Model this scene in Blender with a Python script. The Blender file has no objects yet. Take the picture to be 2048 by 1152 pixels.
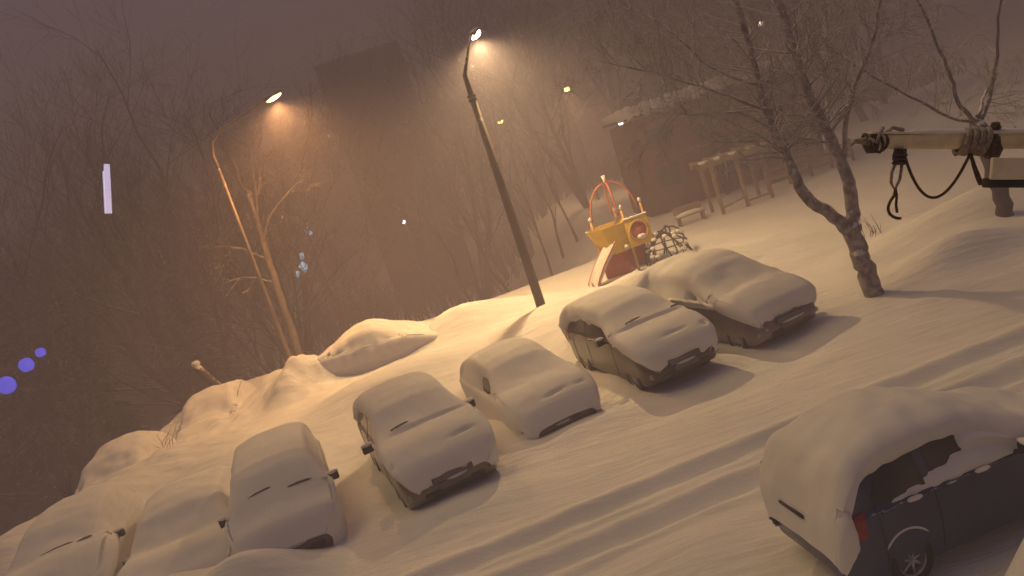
import bpy, math, random
from mathutils import Vector, Matrix, noise
R = math.radians
C = bpy.context.scene.collection
scn = bpy.context.scene

# ------------------------------------------------------------------ camera, world, sun, exposure
PITCH, ROLL, CAMH = 9.0, 18.6, 5.0
cd = bpy.data.cameras.new('camera'); cam = bpy.data.objects.new('camera', cd); C.objects.link(cam)
cam.location = (0, 0, CAMH)
cam.matrix_world = Matrix.Translation((0, 0, CAMH)) @ (Matrix.Rotation(R(90 - PITCH), 4, 'X') @ Matrix.Rotation(R(-ROLL), 4, 'Z'))
cd.sensor_width = 36; cd.lens = 36 * 1500 / 2048; cd.clip_start = 0.05; cd.clip_end = 3000
scn.camera = cam

wd = bpy.data.worlds.new('World'); scn.world = wd; wd.use_nodes = True
wn = wd.node_tree; bg = wn.nodes['Background']
bg.inputs[0].default_value = (0.088, 0.088, 0.175, 1); bg.inputs[1].default_value = 1.0
sd = bpy.data.lights.new('sun', 'SUN'); sd.energy = 1.76; sd.angle = R(38); sd.color = (1.0, 0.65, 0.21)
sun = bpy.data.objects.new('sun', sd); C.objects.link(sun)
sdir = Vector((-0.45, 0.28, 1.0)).normalized()      # towards the light: glow of the lamps beyond and left
sun.rotation_euler = sdir.to_track_quat('Z', 'Y').to_euler()

scn.view_settings.view_transform = 'Standard'; scn.view_settings.look = 'None'
scn.view_settings.gamma = 1; scn.view_settings.exposure = 0; scn.view_settings.use_curve_mapping = False
cy = scn.cycles
cy.use_denoising = True; cy.max_bounces = 6; cy.volume_bounces = 2; cy.diffuse_bounces = 3; cy.glossy_bounces = 2
cy.transmission_bounces = 4; cy.transparent_max_bounces = 8; cy.sample_clamp_indirect = 3; cy.sample_clamp_direct = 0
cy.caustics_reflective = False; cy.caustics_refractive = False
HAZE_DENSITY = 0.022

# ------------------------------------------------------------------ materials
def mat(name, col, rough=0.6, metal=0.0, noise_amt=0.0, nscale=8, bump=0.0, bscale=40, col2=None, coat=0.0, emit=None, estr=0, alpha=None, trans=0):
    m = bpy.data.materials.new(name); m.use_nodes = True; nt = m.node_tree; b = nt.nodes['Principled BSDF']
    b.inputs['Base Color'].default_value = (*col, 1); b.inputs['Roughness'].default_value = rough; b.inputs['Metallic'].default_value = metal
    if coat: b.inputs['Coat Weight'].default_value = coat; b.inputs['Coat Roughness'].default_value = 0.25
    if trans: b.inputs['Transmission Weight'].default_value = trans
    tc = nt.nodes.new('ShaderNodeTexCoord')
    if noise_amt or col2:
        n = nt.nodes.new('ShaderNodeTexNoise'); n.inputs['Scale'].default_value = nscale; n.inputs['Detail'].default_value = 5
        nt.links.new(tc.outputs['Object'], n.inputs['Vector'])
        r = nt.nodes.new('ShaderNodeValToRGB'); r.color_ramp.elements[0].position = 0.35; r.color_ramp.elements[1].position = 0.68
        c2 = col2 or tuple(min(1, c * (1 + noise_amt)) for c in col); c1 = col if col2 else tuple(c * (1 - noise_amt) for c in col)
        r.color_ramp.elements[0].color = (*c1, 1); r.color_ramp.elements[1].color = (*c2, 1)
        nt.links.new(n.outputs['Fac'], r.inputs[0]); nt.links.new(r.outputs[0], b.inputs['Base Color'])
    if bump:
        n2 = nt.nodes.new('ShaderNodeTexNoise'); n2.inputs['Scale'].default_value = bscale; n2.inputs['Detail'].default_value = 6
        nt.links.new(tc.outputs['Object'], n2.inputs['Vector'])
        bp = nt.nodes.new('ShaderNodeBump'); bp.inputs['Strength'].default_value = bump; bp.inputs['Distance'].default_value = 0.05
        nt.links.new(n2.outputs['Fac'], bp.inputs['Height']); nt.links.new(bp.outputs[0], b.inputs['Normal'])
    if emit:
        b.inputs['Emission Color'].default_value = (*emit, 1); b.inputs['Emission Strength'].default_value = estr
    return m

def snow_on(m, amount=0.35, soft=0.25, nscale=14):
    """snow caught on the upward faces of a real surface"""
    nt = m.node_tree; b = nt.nodes['Principled BSDF']
    g = nt.nodes.new('ShaderNodeNewGeometry'); sx = nt.nodes.new('ShaderNodeSeparateXYZ'); nt.links.new(g.outputs['Normal'], sx.inputs[0])
    tc = nt.nodes.new('ShaderNodeTexCoord'); n = nt.nodes.new('ShaderNodeTexNoise'); n.inputs['Scale'].default_value = nscale
    nt.links.new(tc.outputs['Object'], n.inputs['Vector'])
    a = nt.nodes.new('ShaderNodeMath'); a.operation = 'MULTIPLY_ADD'; nt.links.new(n.outputs['Fac'], a.inputs[0]); a.inputs[1].default_value = 1.1
    nt.links.new(sx.outputs['Z'], a.inputs[2])
    mr = nt.nodes.new('ShaderNodeMapRange'); nt.links.new(a.outputs[0], mr.inputs[0])
    lo = 1.45 - amount; mr.inputs[1].default_value = lo; mr.inputs[2].default_value = lo + soft
    mx = nt.nodes.new('ShaderNodeMix'); mx.data_type = 'RGBA'; nt.links.new(mr.outputs[0], mx.inputs[0])
    old = b.inputs['Base Color'].links
    if old: nt.links.new(old[0].from_socket, mx.inputs[6])
    else: mx.inputs[6].default_value = b.inputs['Base Color'].default_value
    mx.inputs[7].default_value = (0.82, 0.83, 0.85, 1)
    nt.links.new(mx.outputs[2], b.inputs['Base Color'])
    return m

def snow_material(name, bump=0.25):
    m = bpy.data.materials.new(name); m.use_nodes = True; nt = m.node_tree; b = nt.nodes['Principled BSDF']
    b.inputs['Roughness'].default_value = 0.75; b.inputs['Specular IOR Level'].default_value = 0.25
    tc = nt.nodes.new('ShaderNodeTexCoord')
    n = nt.nodes.new('ShaderNodeTexNoise'); n.inputs['Scale'].default_value = 0.55; n.inputs['Detail'].default_value = 6
    nt.links.new(tc.outputs['Object'], n.inputs['Vector'])
    r = nt.nodes.new('ShaderNodeValToRGB'); r.color_ramp.elements[0].position = 0.3; r.color_ramp.elements[1].position = 0.7
    r.color_ramp.elements[0].color = (0.76, 0.77, 0.78, 1); r.color_ramp.elements[1].color = (0.86, 0.86, 0.87, 1)
    nt.links.new(n.outputs['Fac'], r.inputs[0]); nt.links.new(r.outputs[0], b.inputs['Base Color'])
    mp = nt.nodes.new('ShaderNodeMapping'); mp.inputs['Scale'].default_value = (0.35, 1.6, 1); mp.inputs['Rotation'].default_value = (0, 0, R(12))
    nt.links.new(tc.outputs['Object'], mp.inputs[0])
    n1 = nt.nodes.new('ShaderNodeTexNoise'); n1.inputs['Scale'].default_value = 3.0; n1.inputs['Detail'].default_value = 5; nt.links.new(mp.outputs[0], n1.inputs['Vector'])
    n2 = nt.nodes.new('ShaderNodeTexNoise'); n2.inputs['Scale'].default_value = 45; n2.inputs['Detail'].default_value = 3; nt.links.new(tc.outputs['Object'], n2.inputs['Vector'])
    ad = nt.nodes.new('ShaderNodeMath'); ad.operation = 'MULTIPLY_ADD'; nt.links.new(n2.outputs['Fac'], ad.inputs[0]); ad.inputs[1].default_value = 0.12; nt.links.new(n1.outputs['Fac'], ad.inputs[2])
    bp = nt.nodes.new('ShaderNodeBump'); bp.inputs['Strength'].default_value = bump * 1.1; bp.inputs['Distance'].default_value = 0.12
    nt.links.new(ad.outputs[0], bp.inputs['Height']); nt.links.new(bp.outputs[0], b.inputs['Normal'])
    return m

M = {}
M['snow'] = snow_material('ground_snow', 0.35)
M['car_snow'] = snow_material('car_snow', 0.10)
M['glass'] = mat('dark_car_glass', (0.012, 0.012, 0.014), 0.2, noise_amt=0.3, nscale=3, col2=(0.045, 0.042, 0.040))
M['rubber'] = mat('tyre_rubber', (0.025, 0.025, 0.025), 0.8, bump=0.3)
M['alloy'] = mat('wheel_alloy', (0.42, 0.42, 0.43), 0.35, 0.6, noise_amt=0.2)
M['trim'] = mat('black_trim', (0.03, 0.028, 0.027), 0.55, noise_amt=0.4, nscale=12)
M['chrome'] = mat('grille_chrome', (0.5, 0.5, 0.5), 0.3, 0.5)
M['lens'] = mat('headlight_lens', (0.45, 0.45, 0.45), 0.15, col2=(0.25, 0.25, 0.26), nscale=20)
M['red_lens'] = mat('tail_lens', (0.32, 0.03, 0.025), 0.2, noise_amt=0.3, nscale=20)
M['plate'] = mat('number_plate', (0.13, 0.12, 0.11), 0.5, noise_amt=0.1)
def paint(name, c): return snow_on(mat(name, c, 0.32, 0.15, noise_amt=0.18, nscale=2.5, coat=0.7, bump=0.05, bscale=3), 0.10, 0.3, 9)
M['p_brown'] = paint('dark_brown_paint', (0.030, 0.018, 0.015))
M['p_silver'] = paint('silver_paint', (0.17, 0.145, 0.16))
M['p_grey'] = paint('grey_paint', (0.08, 0.07, 0.065))
M['p_champ'] = paint('champagne_paint', (0.14, 0.115, 0.09))
M['p_blue'] = paint('dark_blue_paint', (0.020, 0.034, 0.115))
M['p_white'] = paint('white_paint', (0.55, 0.53, 0.5))
M['bark'] = snow_on(mat('dark_bark', (0.055, 0.042, 0.035), 0.9, noise_amt=0.4, nscale=6, bump=0.6, bscale=18), 0.42, 0.25, 10)
M['birch'] = snow_on(mat('birch_bark', (0.10, 0.08, 0.075), 0.85, col2=(0.42, 0.39, 0.39), nscale=7, bump=0.6, bscale=22), 0.55, 0.3, 8)
M['poplar'] = snow_on(mat('poplar_bark', (0.12, 0.095, 0.07), 0.85, col2=(0.26, 0.21, 0.16), nscale=5, bump=0.5, bscale=18), 0.4, 0.3, 8)
M['twig'] = snow_on(mat('twig_bark', (0.055, 0.038, 0.032), 0.9), 0.30, 0.3, 6)
M['frost_twig'] = snow_on(mat('frosted_twig', (0.17, 0.15, 0.15), 0.9), 0.75, 0.3, 6)
M['needles'] = snow_on(mat('spruce_needles', (0.030, 0.034, 0.022), 0.9, noise_amt=0.4, nscale=3), -0.25, 0.3, 3)
M['pole'] = snow_on(mat('pole_concrete', (0.065, 0.05, 0.042), 0.85, noise_amt=0.3, nscale=3, bump=0.3, bscale=10), 0.25, 0.3, 5)
M['steel'] = snow_on(mat('pole_steel', (0.22, 0.17, 0.13), 0.6, 0.3, noise_amt=0.25, nscale=3), 0.25, 0.3, 5)
M['lamp_white'] = mat('lamp_glow_white', (1, 0.9, 0.8), 0.5, emit=(1.0, 0.78, 0.62), estr=26)
M['lamp_orange'] = mat('lamp_glow_orange', (1, 0.7, 0.3), 0.5, emit=(1.0, 0.62, 0.16), estr=16)
M['lamp_yellow'] = mat('lamp_glow_yellow', (1, 0.8, 0.3), 0.5, emit=(1.0, 0.66, 0.13), estr=34)
M['spark'] = mat('window_glow_white', (0.9, 0.9, 1), 0.5, emit=(0.85, 0.88, 1.0), estr=7)
M['cyan'] = mat('sign_glow_pale_blue', (0.6, 0.9, 1), 0.5, emit=(0.45, 0.75, 0.95), estr=1.1)
M['violet'] = mat('reflection_glow_lilac', (0.8, 0.75, 1), 0.5, emit=(0.80, 0.70, 1.0), estr=1.1)  # glow of the bar that imitates a reflection
M['blue'] = mat('sign_glow_blue', (0.2, 0.2, 1), 0.5, emit=(0.10, 0.11, 1.0), estr=1.0)
M['brick'] = mat('dark_brick', (0.13, 0.045, 0.030), 0.9, noise_amt=0.25, nscale=1.5, bump=0.3)
M['concrete'] = mat('tower_concrete', (0.16, 0.15, 0.15), 0.9, noise_amt=0.25, nscale=0.4)
M['tower_dark'] = mat('tower_dark_concrete', (0.05, 0.045, 0.045), 0.9, noise_amt=0.25, nscale=0.4)
M['dark_glass'] = mat('window_dark', (0.04, 0.04, 0.045), 0.2)
M['frame'] = mat('window_frame', (0.10, 0.08, 0.07), 0.6)
M['yellow'] = snow_on(mat('yellow_plastic', (0.72, 0.50, 0.02), 0.4, noise_amt=0.12, nscale=4), 0.12, 0.2)
M['red'] = mat('red_panel', (0.42, 0.10, 0.06), 0.5, noise_amt=0.2, nscale=5)
M['rust'] = mat('red_rod', (0.50, 0.14, 0.06), 0.5)
M['ylw_rod'] = mat('yellow_rod', (0.52, 0.32, 0.10), 0.5, noise_amt=0.1)
M['pink'] = mat('slide_snowy', (0.78, 0.72, 0.70), 0.5, noise_amt=0.06)
M['wood'] = snow_on(mat('weathered_wood', (0.27, 0.185, 0.12), 0.85, noise_amt=0.25, nscale=7, bump=0.4), 0.3, 0.3)
M['cream'] = snow_on(mat('cream_metal', (0.84, 0.70, 0.44), 0.5, noise_amt=0.12, nscale=30, bump=0.2, bscale=120), 0.28, 0.25, 40)
M['plate_cream'] = snow_on(mat('cream_plate', (0.82, 0.72, 0.50), 0.5, noise_amt=0.10, nscale=20), 0.3, 0.3, 30)
M['rope'] = mat('old_rope', (0.20, 0.115, 0.06), 0.9, noise_amt=0.5, nscale=160, bump=0.8, bscale=500)
M['rope_pale'] = snow_on(mat('frosted_cord', (0.72, 0.60, 0.45), 0.9, noise_amt=0.3, nscale=120, bump=0.8, bscale=400), 0.25, 0.25, 90)
M['wet_rag'] = mat('dark_knot', (0.15, 0.105, 0.07), 0.9, noise_amt=0.5, nscale=90, bump=0.6, bscale=200)

# ------------------------------------------------------------------ mesh helpers
class MB:
    def __init__(s): s.v = []; s.f = []
    def add(s, vs, fs):
        o = len(s.v); s.v += [tuple(v) for v in vs]; s.f += [tuple(i + o for i in f) for f in fs]; return s
    def box(s, c, d, rz=0, ry=0, rx=0):
        m = Matrix.Rotation(rz, 3, 'Z') @ Matrix.Rotation(ry, 3, 'Y') @ Matrix.Rotation(rx, 3, 'X'); c = Vector(c)
        vs = [c + m @ Vector((sx * d[0] / 2, sy * d[1] / 2, sz * d[2] / 2)) for sz in (-1, 1) for sy in (-1, 1) for sx in (-1, 1)]
        return s.add(vs, [(0, 2, 3, 1), (4, 5, 7, 6), (0, 1, 5, 4), (2, 6, 7, 3), (0, 4, 6, 2), (1, 3, 7, 5)])
    def tube(s, pts, rad, n=8, cap=True):
        pts = [Vector(p) for p in pts]
        if not hasattr(rad, '__len__'): rad = [rad] * len(pts)
        o = len(s.v); up = None
        for i, p in enumerate(pts):
            t = (pts[min(i + 1, len(pts) - 1)] - pts[max(i - 1, 0)])
            t = t.normalized() if t.length > 1e-9 else Vector((0, 0, 1))
            if up is None: up = t.orthogonal().normalized()
            else:
                up = up - t * up.dot(t); up = up.normalized() if up.length > 1e-6 else t.orthogonal().normalized()
            w = t.cross(up)
            for k in range(n):
                a = 2 * math.pi * k / n; s.v.append(tuple(p + (up * math.cos(a) + w * math.sin(a)) * rad[i]))
        for i in range(len(pts) - 1):
            for k in range(n):
                a, b = o + i * n + k, o + i * n + (k + 1) % n; s.f.append((a, b, b + n, a + n))
        if cap: s.f.append(tuple(o + k for k in reversed(range(n)))); s.f.append(tuple(o + (len(pts) - 1) * n + k for k in range(n)))
        return s
    def ell(s, c, r, nu=10, nv=7, jit=0, seed=0):
        rr = random.Random(seed); c = Vector(c); vs = [(c + Vector((0, 0, r[2])))]
        for j in range(1, nv):
            ph = math.pi * j / nv
            for i in range(nu):
                th = 2 * math.pi * i / nu; q = 1 + rr.uniform(-jit, jit)
                vs.append(c + Vector((r[0] * math.sin(ph) * math.cos(th) * q, r[1] * math.sin(ph) * math.sin(th) * q, r[2] * math.cos(ph) * q)))
        vs.append(c - Vector((0, 0, r[2]))); fs = [(0, 1 + i, 1 + (i + 1) % nu) for i in range(nu)]
        for j in range(nv - 2):
            for i in range(nu):
                a = 1 + j * nu + i; b = 1 + j * nu + (i + 1) % nu; fs.append((a, a + nu, b + nu, b))
        l = len(vs) - 1; fs += [(l, l - nu + (i + 1) % nu, l - nu + i) for i in range(nu)]
        return s.add(vs, fs)
    def mesh(s, name, m, smooth=True):
        me = bpy.data.meshes.new(name); me.from_pydata(s.v, [], s.f); me.materials.append(m)
        me.shade_smooth() if smooth else me.shade_flat()
        me.update(); return me
    def build(s, name, m, parent=None, smooth=True, bevel=0):
        o = bpy.data.objects.new(name, s.mesh(name, m, smooth)); C.objects.link(o)
        if parent is not None: o.parent = parent
        if bevel:
            b = o.modifiers.new('bevel', 'BEVEL'); b.width = bevel; b.segments = 2; b.limit_method = 'ANGLE'
        return o

def tag(o, label=None, cat=None, group=None, kind=None):
    if label: o['label'] = label
    if cat: o['category'] = cat
    if group: o['group'] = group
    if kind: o['kind'] = kind
    return o
def thing(name, label, cat, loc=(0, 0, 0), rz=0, group=None):
    o = bpy.data.objects.new(name, None); C.objects.link(o); o.empty_display_size = 0.2
    o.location = loc; o.rotation_euler = (0, 0, rz); return tag(o, label, cat, group)
def sstep(a, b, x):
    if a == b: return 0.0 if x < a else 1.0
    t = max(0.0, min(1.0, (x - a) / (b - a))); return t * t * (3 - 2 * t)
def interp(pts, x):
    if x <= pts[0][0]: return pts[0][1]
    for (x0, y0), (x1, y1) in zip(pts, pts[1:]):
        if x <= x1:
            t = (x - x0) / (x1 - x0); return y0 + (y1 - y0) * t
    return pts[-1][1]
def gnoise(x, y, s, z=0): return noise.noise(Vector((x * s, y * s, z)))

# ------------------------------------------------------------------ ground
CARYAW = R(11)
# (x, y, height, radius_x, radius_y, rotation deg): drifts, banks and piles in the snow
BUMPS = [
 (-8.0, 24.8, 0.55, 1.5, 1.3, 0), (-7.15, 24.7, .60, 0.85, 0.65, 20), (-6.75, 24.2, .30, .25, .3, 0), (-7.5, 24.2, .25, .3, .25, 0), (-7.9, 23.6, .5, .6, .8, 0), (-8.9, 26.0, 0.6, 1.0, 1.0, 0),     # heap at the tree and the left lamp
 (-1.5, 21.0, 0.55, 4.0, 1.6, 5), (-2.2, 24.9, 0.95, 1.8, 1.0, 4), (0.2, 25.0, 0.5, 2.0, 1.2, 4), (2.5, 19.6, 0.55, 2.6, 1.5, 8), (-4.3, 20.3, 0.45, 2.2, 1.7, 8),         # bank behind the row
 (4.5, 21.5, 0.55, 3.0, 1.8, 15), (3.2, 18.6, .85, 1.2, 1.3, 20), (8.5, 22.0, 0.35, 3.5, 2.0, 0),
 (0.9, 22.3, 0.35, 1.4, 1.2, 0), (1.5, 17.9, 0.35, 0.8, 0.9, 0),
 (9.4, 15.7, 0.55, 1.5, 0.8, 14), (12.2, 18.3, 0.75, 3.0, 1.1, 8), (14.5, 14.5, 0.5, 2.5, 1.6, 0),
 (-11.0, 18.0, 0.6, 1.6, 1.3, 30), (-9.6, 19.6, 0.6, 1.8, 1.1, 10), (-8.0, 17.6, 0.55, 1.3, 1.5, 0),
 (-6.2, 16.0, 0.45, 0.7, 1.5, 10), (-3.6, 16.4, 0.35, 0.6, 1.3, 10), (-12.6, 16.5, 0.6, 1.3, 1.5, 0),
 (-5.15, 10.85, 0.66, 0.95, 0.65, 12), (-7.4, 10.9, 0.62, 1.6, 1.3, 12), (-9.6, 11.4, 0.5, 1.5, 1.5, 12),       # snow shoved against the buried fronts
 (-2.1, 11.4, 0.16, 1.2, 0.7, 12), (0.4, 13.1, 0.14, 1.2, 0.5, 10), (-3.5, 12.6, 0.20, 0.4, 1.1, 10), (-1.0, 14.1, 0.26, 0.35, 1.2, 10), (1.4, 15.0, 0.26, 0.35, 1.2, 10),
 (3.9, 16.2, 0.22, 0.35, 1.2, 10), (-2.6, 13.9, 0.12, 0.6, 1.4, 10),
 (3.45, 5.35, 0.85, 0.85, 0.40, 14), (4.5, 5.55, 0.95, 0.95, 0.5, 10), (6.5, 5.0, 0.5, 2.0, 0.8, 8), (2.3, 4.0, 0.10, 1.2, 0.8, 0), (1.2, 8.1, 0.10, 0.7, 0.6, 0),
]
RUTS = [(8.95, 0.13), (9.85, 0.13), (7.75, 0.13), (10.65, 0.12)]
def ground_z(x, y):
    z = 0.0
    for bx, by, h, rx, ry, a in BUMPS:
        dx, dy = x - bx, y - by
        if abs(dx) > 3.5 * max(rx, ry) or abs(dy) > 3.5 * max(rx, ry): continue
        ca, sa = math.cos(R(a)), math.sin(R(a)); u = (dx * ca + dy * sa) / rx; v = (-dx * sa + dy * ca) / ry
        z += h * math.exp(-(u * u + v * v))
    rg = math.exp(-((x + 11.3) / 2.2) ** 2 - ((y - 22) / 4.5) ** 2) + .7 * math.exp(-((x + 7.4) / 1.3) ** 2 - ((y - 24.4) / 1.3) ** 2)
    if rg > .02: z += rg * (.22 * gnoise(x, y, .9, 31) + .34 * abs(gnoise(x, y, 1.6, 32)) + .12 * gnoise(x, y, 3.6, 33))
    near = 1 - sstep(60, 120, math.hypot(x, y))
    z -= 5.5 * max(sstep(-13.2, -21, x - 3.0 * (1 - sstep(12, 18, y)) + .4 * gnoise(0, y, .3, 50)) * sstep(5, 11, y), sstep(30.5, 41, y) * (1 - sstep(-2, 7, x)))
    road = math.exp(-((y - 9.3 - 0.08 * x) / 2.6) ** 2)
    z += near * (0.10 * gnoise(x, y, 0.22, 3) * (1 - 0.7 * road) + 0.05 * (1 - .75 * road) * gnoise(x * 0.6 + y * 0.2, y * 1.4, 0.7, 9) + 0.018 * gnoise(x, y, 2.1, 5) + 0.010 * (1 - .5 * road) * gnoise(x * .35 + y * .1, y, 1.9, 15))
    if y < 13.5 and y > 5.5:
        for k, (r0, sl) in enumerate(RUTS):
            d = y - r0 - sl * x - 0.05 * gnoise(x, 0, 0.35, 20 + k) - 0.10 * math.sin(x * 0.16 + 1 + k * .15)
            dep = (0.12, 0.11, 0, 0)[k]
            z += -dep * math.exp(-(d / 0.20) ** 4) + (0.045, .04, .0, .0)[k] * math.exp(-((abs(d) - 0.33) / 0.10) ** 2) * (1 + 0.6 * gnoise(x, y, 1.8, 4))
    return z
def axis(lo, hi, segs):
    out = [lo]
    for to, st in segs:
        n = max(1, round((to - out[-1]) / st)); a = out[-1]
        out += [a + (to - a) * (i + 1) / n for i in range(n)]
    return out
xs = axis(-420, 420, [(-120, 25), (-45, 3), (-20, 0.6), (-13, 0.2), (13, 0.10), (22, 0.3), (45, 1.2), (120, 5), (420, 25)])
ys = axis(-60, 600, [(-4, 8), (3, 0.6), (13.2, 0.06), (30, 0.12), (45, 0.5), (90, 2), (150, 6), (600, 30)])
gv = [(x, y, ground_z(x, y)) for y in ys for x in xs]; nx = len(xs)
gf = [(j * nx + i, j * nx + i + 1, (j + 1) * nx + i + 1, (j + 1) * nx + i) for j in range(len(ys) - 1) for i in range(nx - 1)]
g = MB(); g.v = gv; g.f = gf
ground = g.build('ground', M['snow']); tag(ground, kind='structure')

# sky: a large dome of lit snow cloud, outside the haze
# ------------------------------------------------------------------ cars
# body described by section curves along x (0 = front bumper, L = rear)
class Car:
    def __init__(s, kind):
        if kind == 'hatch':      # small MPV / hatchback
            s.L, s.W = 3.9, 1.66
            s.top = [(0, .52), (.06, .66), (.16, .78), (.5, .90), (.95, 1.0), (1.15, 1.10), (1.75, 1.45), (2.1, 1.53), (2.7, 1.56), (3.3, 1.50), (3.6, 1.38), (3.78, 1.02), (3.86, .8), (3.9, .55)]
            s.cab = (1.05, 1.9, 3.35, 3.8); s.belt = .93
        elif kind == 'van':      # upright little box
            s.L, s.W = 3.7, 1.60
            s.top = [(0, .6), (.05, .78), (.14, .92), (.45, 1.0), (.62, 1.08), (1.1, 1.50), (1.35, 1.62), (2.0, 1.68), (3.2, 1.66), (3.5, 1.58), (3.63, 1.1), (3.7, .6)]
            s.cab = (.55, 1.2, 3.35, 3.66); s.belt = 1.0
        elif kind == 'sedan':
            s.L, s.W = 4.3, 1.72
            s.top = [(0, .48), (.06, .62), (.18, .72), (.6, .84), (1.05, .92), (1.25, 1.0), (1.95, 1.36), (2.3, 1.42), (2.9, 1.41), (3.2, 1.34), (3.75, 1.03), (4.1, 1.0), (4.22, .9), (4.3, .55)]
            s.cab = (1.15, 2.1, 2.95, 3.8); s.belt = .88
        elif kind == 'suv':
            s.L, s.W = 4.3, 1.80
            s.top = [(0, .58), (.06, .76), (.16, .90), (.6, 1.02), (1.1, 1.08), (1.3, 1.18), (1.9, 1.58), (2.3, 1.66), (3.0, 1.66), (3.7, 1.58), (4.05, 1.35), (4.2, .95), (4.3, .6)]
            s.cab = (1.2, 2.05, 3.75, 4.15); s.belt = 1.03
        s.kind = kind; s.smooth_top = None
        n = 140; raw = [interp(s.top, s.L * i / n) for i in range(n + 1)]
        s._n = n
        def blur(a, k):
            out = []
            for i in range(len(a)):
                w = t = 0
                for j in range(-3 * k, 3 * k + 1):
                    q = math.exp(-(j / k) ** 2); ii = min(len(a) - 1, max(0, i + j)); t += a[ii] * q; w += q
                out.append(t / w)
            return out
        b = blur(raw, 2); s._top = [r if i < 6 or i > n - 4 else q for i, (r, q) in enumerate(zip(raw, b))]
        b2 = blur(raw, 5); s._stop = [max(r, q) if 8 < i < n - 8 else r for i, (r, q) in enumerate(zip(s._top, b2))]
    def ztop(s, x, snow=False):
        a = s._stop if snow else s._top; t = max(0, min(s._n, x / s.L * s._n)); i = min(int(t), s._n - 1); f = t - i
        return a[i] * (1 - f) + a[i + 1] * f
    def section(s, x, snow=False):
        """half section: list of (y, z) from bottom centre to top centre"""
        L = s.L; hw = s.W / 2
        fr = math.sqrt(max(0, 1 - ((0.42 - x) / 0.42) ** 2)) if x < 0.42 else 1
        re = math.sqrt(max(0, 1 - ((x - (L - .3)) / .3) ** 2)) if x > L - .3 else 1
        w = hw * (0.74 + 0.26 * fr) * (0.86 + 0.14 * re)
        zt = s.ztop(x, snow)
        c = sstep(s.cab[0], s.cab[1], x) * (1 - sstep(s.cab[2], s.cab[3], x))
        belt = min(s.belt + 0.06 * x / L, zt - .05)
        wr = w * (0.93 - 0.19 * c); z0 = .2 + .12 * (1 - min(1, x / .25)) + .1 * max(0, (x - L + .3) / .3)
        crown = .025 + .03 * c
        return [(0, z0), (w * .9, z0), (w * .965, z0 + .07), (w * .99, z0 + (belt - z0) * .45), (w * 1.0, z0 + (belt - z0) * .72), (w * .985, belt - .03),
                (w * .95, belt), (wr + (w * .95 - wr) * .5, belt + (zt - .09 - belt) * .5) if c > .05 else (w * .945, max(belt, zt - .06) - .001 + .0),
                (wr + .015, zt - .09 - crown * .4 if c > .05 else zt - .045), (wr * .93, zt - crown), (wr * .55, zt - .008), (0, zt)]
    def point(s, x, k, snow=False):
        """k: 0..11 along the half section (float), smooth; sign handled by caller"""
        P = s.section(x, snow); i = max(0, min(len(P) - 2, int(k))); f = k - i
        p0, p1, p2, p3 = P[max(0, i - 1)], P[i], P[i + 1], P[min(len(P) - 1, i + 2)]
        if i == 0: p0 = (-P[1][0], P[1][1])
        if i + 2 > len(P) - 1: p3 = (-P[-2][0], P[-2][1])
        def cr(a, b, c, d, t):
            lin = b + (c - b) * t
            q = 0.5 * (2 * b + (c - a) * t + (2 * a - 5 * b + 4 * c - d) * t * t + (3 * b - a - 3 * c + d) * t ** 3)
            return lin * .45 + q * .55
        return Vector((x, cr(p0[0], p1[0], p2[0], p3[0], f), cr(p0[1], p1[1], p2[1], p3[1], f)))
    def S(s, x, q, snow=False):
        """q in [-1,1]: 0 = top centre, +-1 = bottom centre of section; +y is the car's left"""
        p = s.point(max(0, min(s.L, x)), 11 * (1 - abs(q)) if abs(q) <= 1 else 0, snow)
        return Vector((x, p.y if q >= 0 else -p.y, p.z))
    def N(s, x, q, snow=False):
        e = .02; a = s.S(min(s.L - .001, x + e), q, snow) - s.S(max(.001, x - e), q, snow)
        q2 = q if abs(q) > .01 else .01
        b = s.S(x, q2 + .01, snow) - s.S(x, q2 - .01, snow); n = a.cross(b)
        if n.length < 1e-8: return Vector((0, 0, 1))
        n.normalize()
        c = s.S(x, q, snow) - Vector((min(max(x, .6), s.L - .6), 0, .55))
        return n if n.dot(c) > 0 else -n

def F(p, L):  # car-local: front at +x ; section x runs backwards from the front
    return Vector((L / 2 - p.x, -p.y if False else p.y, p.z))

def patch(car, fn, nu, nv, off, thick=0.0):
    """surface patch: fn(u,v)->(x,q); lifted off the body by off"""
    mb = MB()
    for j in range(nv + 1):
        for i in range(nu + 1):
            x, q = fn(i / nu, j / nv); p = car.S(x, q) + car.N(x, q) * off; mb.v.append(tuple(F(p, car.L)))
    for j in range(nv):
        for i in range(nu):
            a = j * (nu + 1) + i; mb.f.append((a, a + 1, a + nu + 2, a + nu + 1))
    return mb

def kq(k): return 1 - k / 11.0

BODY_CACHE = {}
def car_body_mesh(kind, wheels):
    car = Car(kind); mb = MB(); nu, ring = 84, []
    ks = [0, .5, 1, 1.3, 1.7, 2, 2.5, 3, 3.5, 4, 4.4, 4.8, 5.2, 5.6, 6, 6.4, 7, 7.6, 8, 8.4, 8.8, 9.2, 9.6, 10, 10.5, 11]
    qs = [kq(k) for k in ks][:-1] + [0] + [-kq(k) for k in reversed(ks[1:-1])]
    # qs starts at +1 (bottom centre) -> 0 -> close to -1
    us = [car.L * (0.5 - 0.5 * math.cos(math.pi * i / nu)) * 0.35 + car.L * i / nu * 0.65 for i in range(nu + 1)]
    for x in us:
        for q in qs: mb.v.append(tuple(F(car.S(x, q), car.L)))
    m = len(qs)
    for j in range(nu):
        for i in range(m): a = j * m + i; b = j * m + (i + 1) % m; mb.f.append((a, b, b + m, a + m))
    mb.f.append(tuple(reversed(range(m)))); mb.f.append(tuple(nu * m + i for i in range(m)))
    return car, mb

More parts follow.
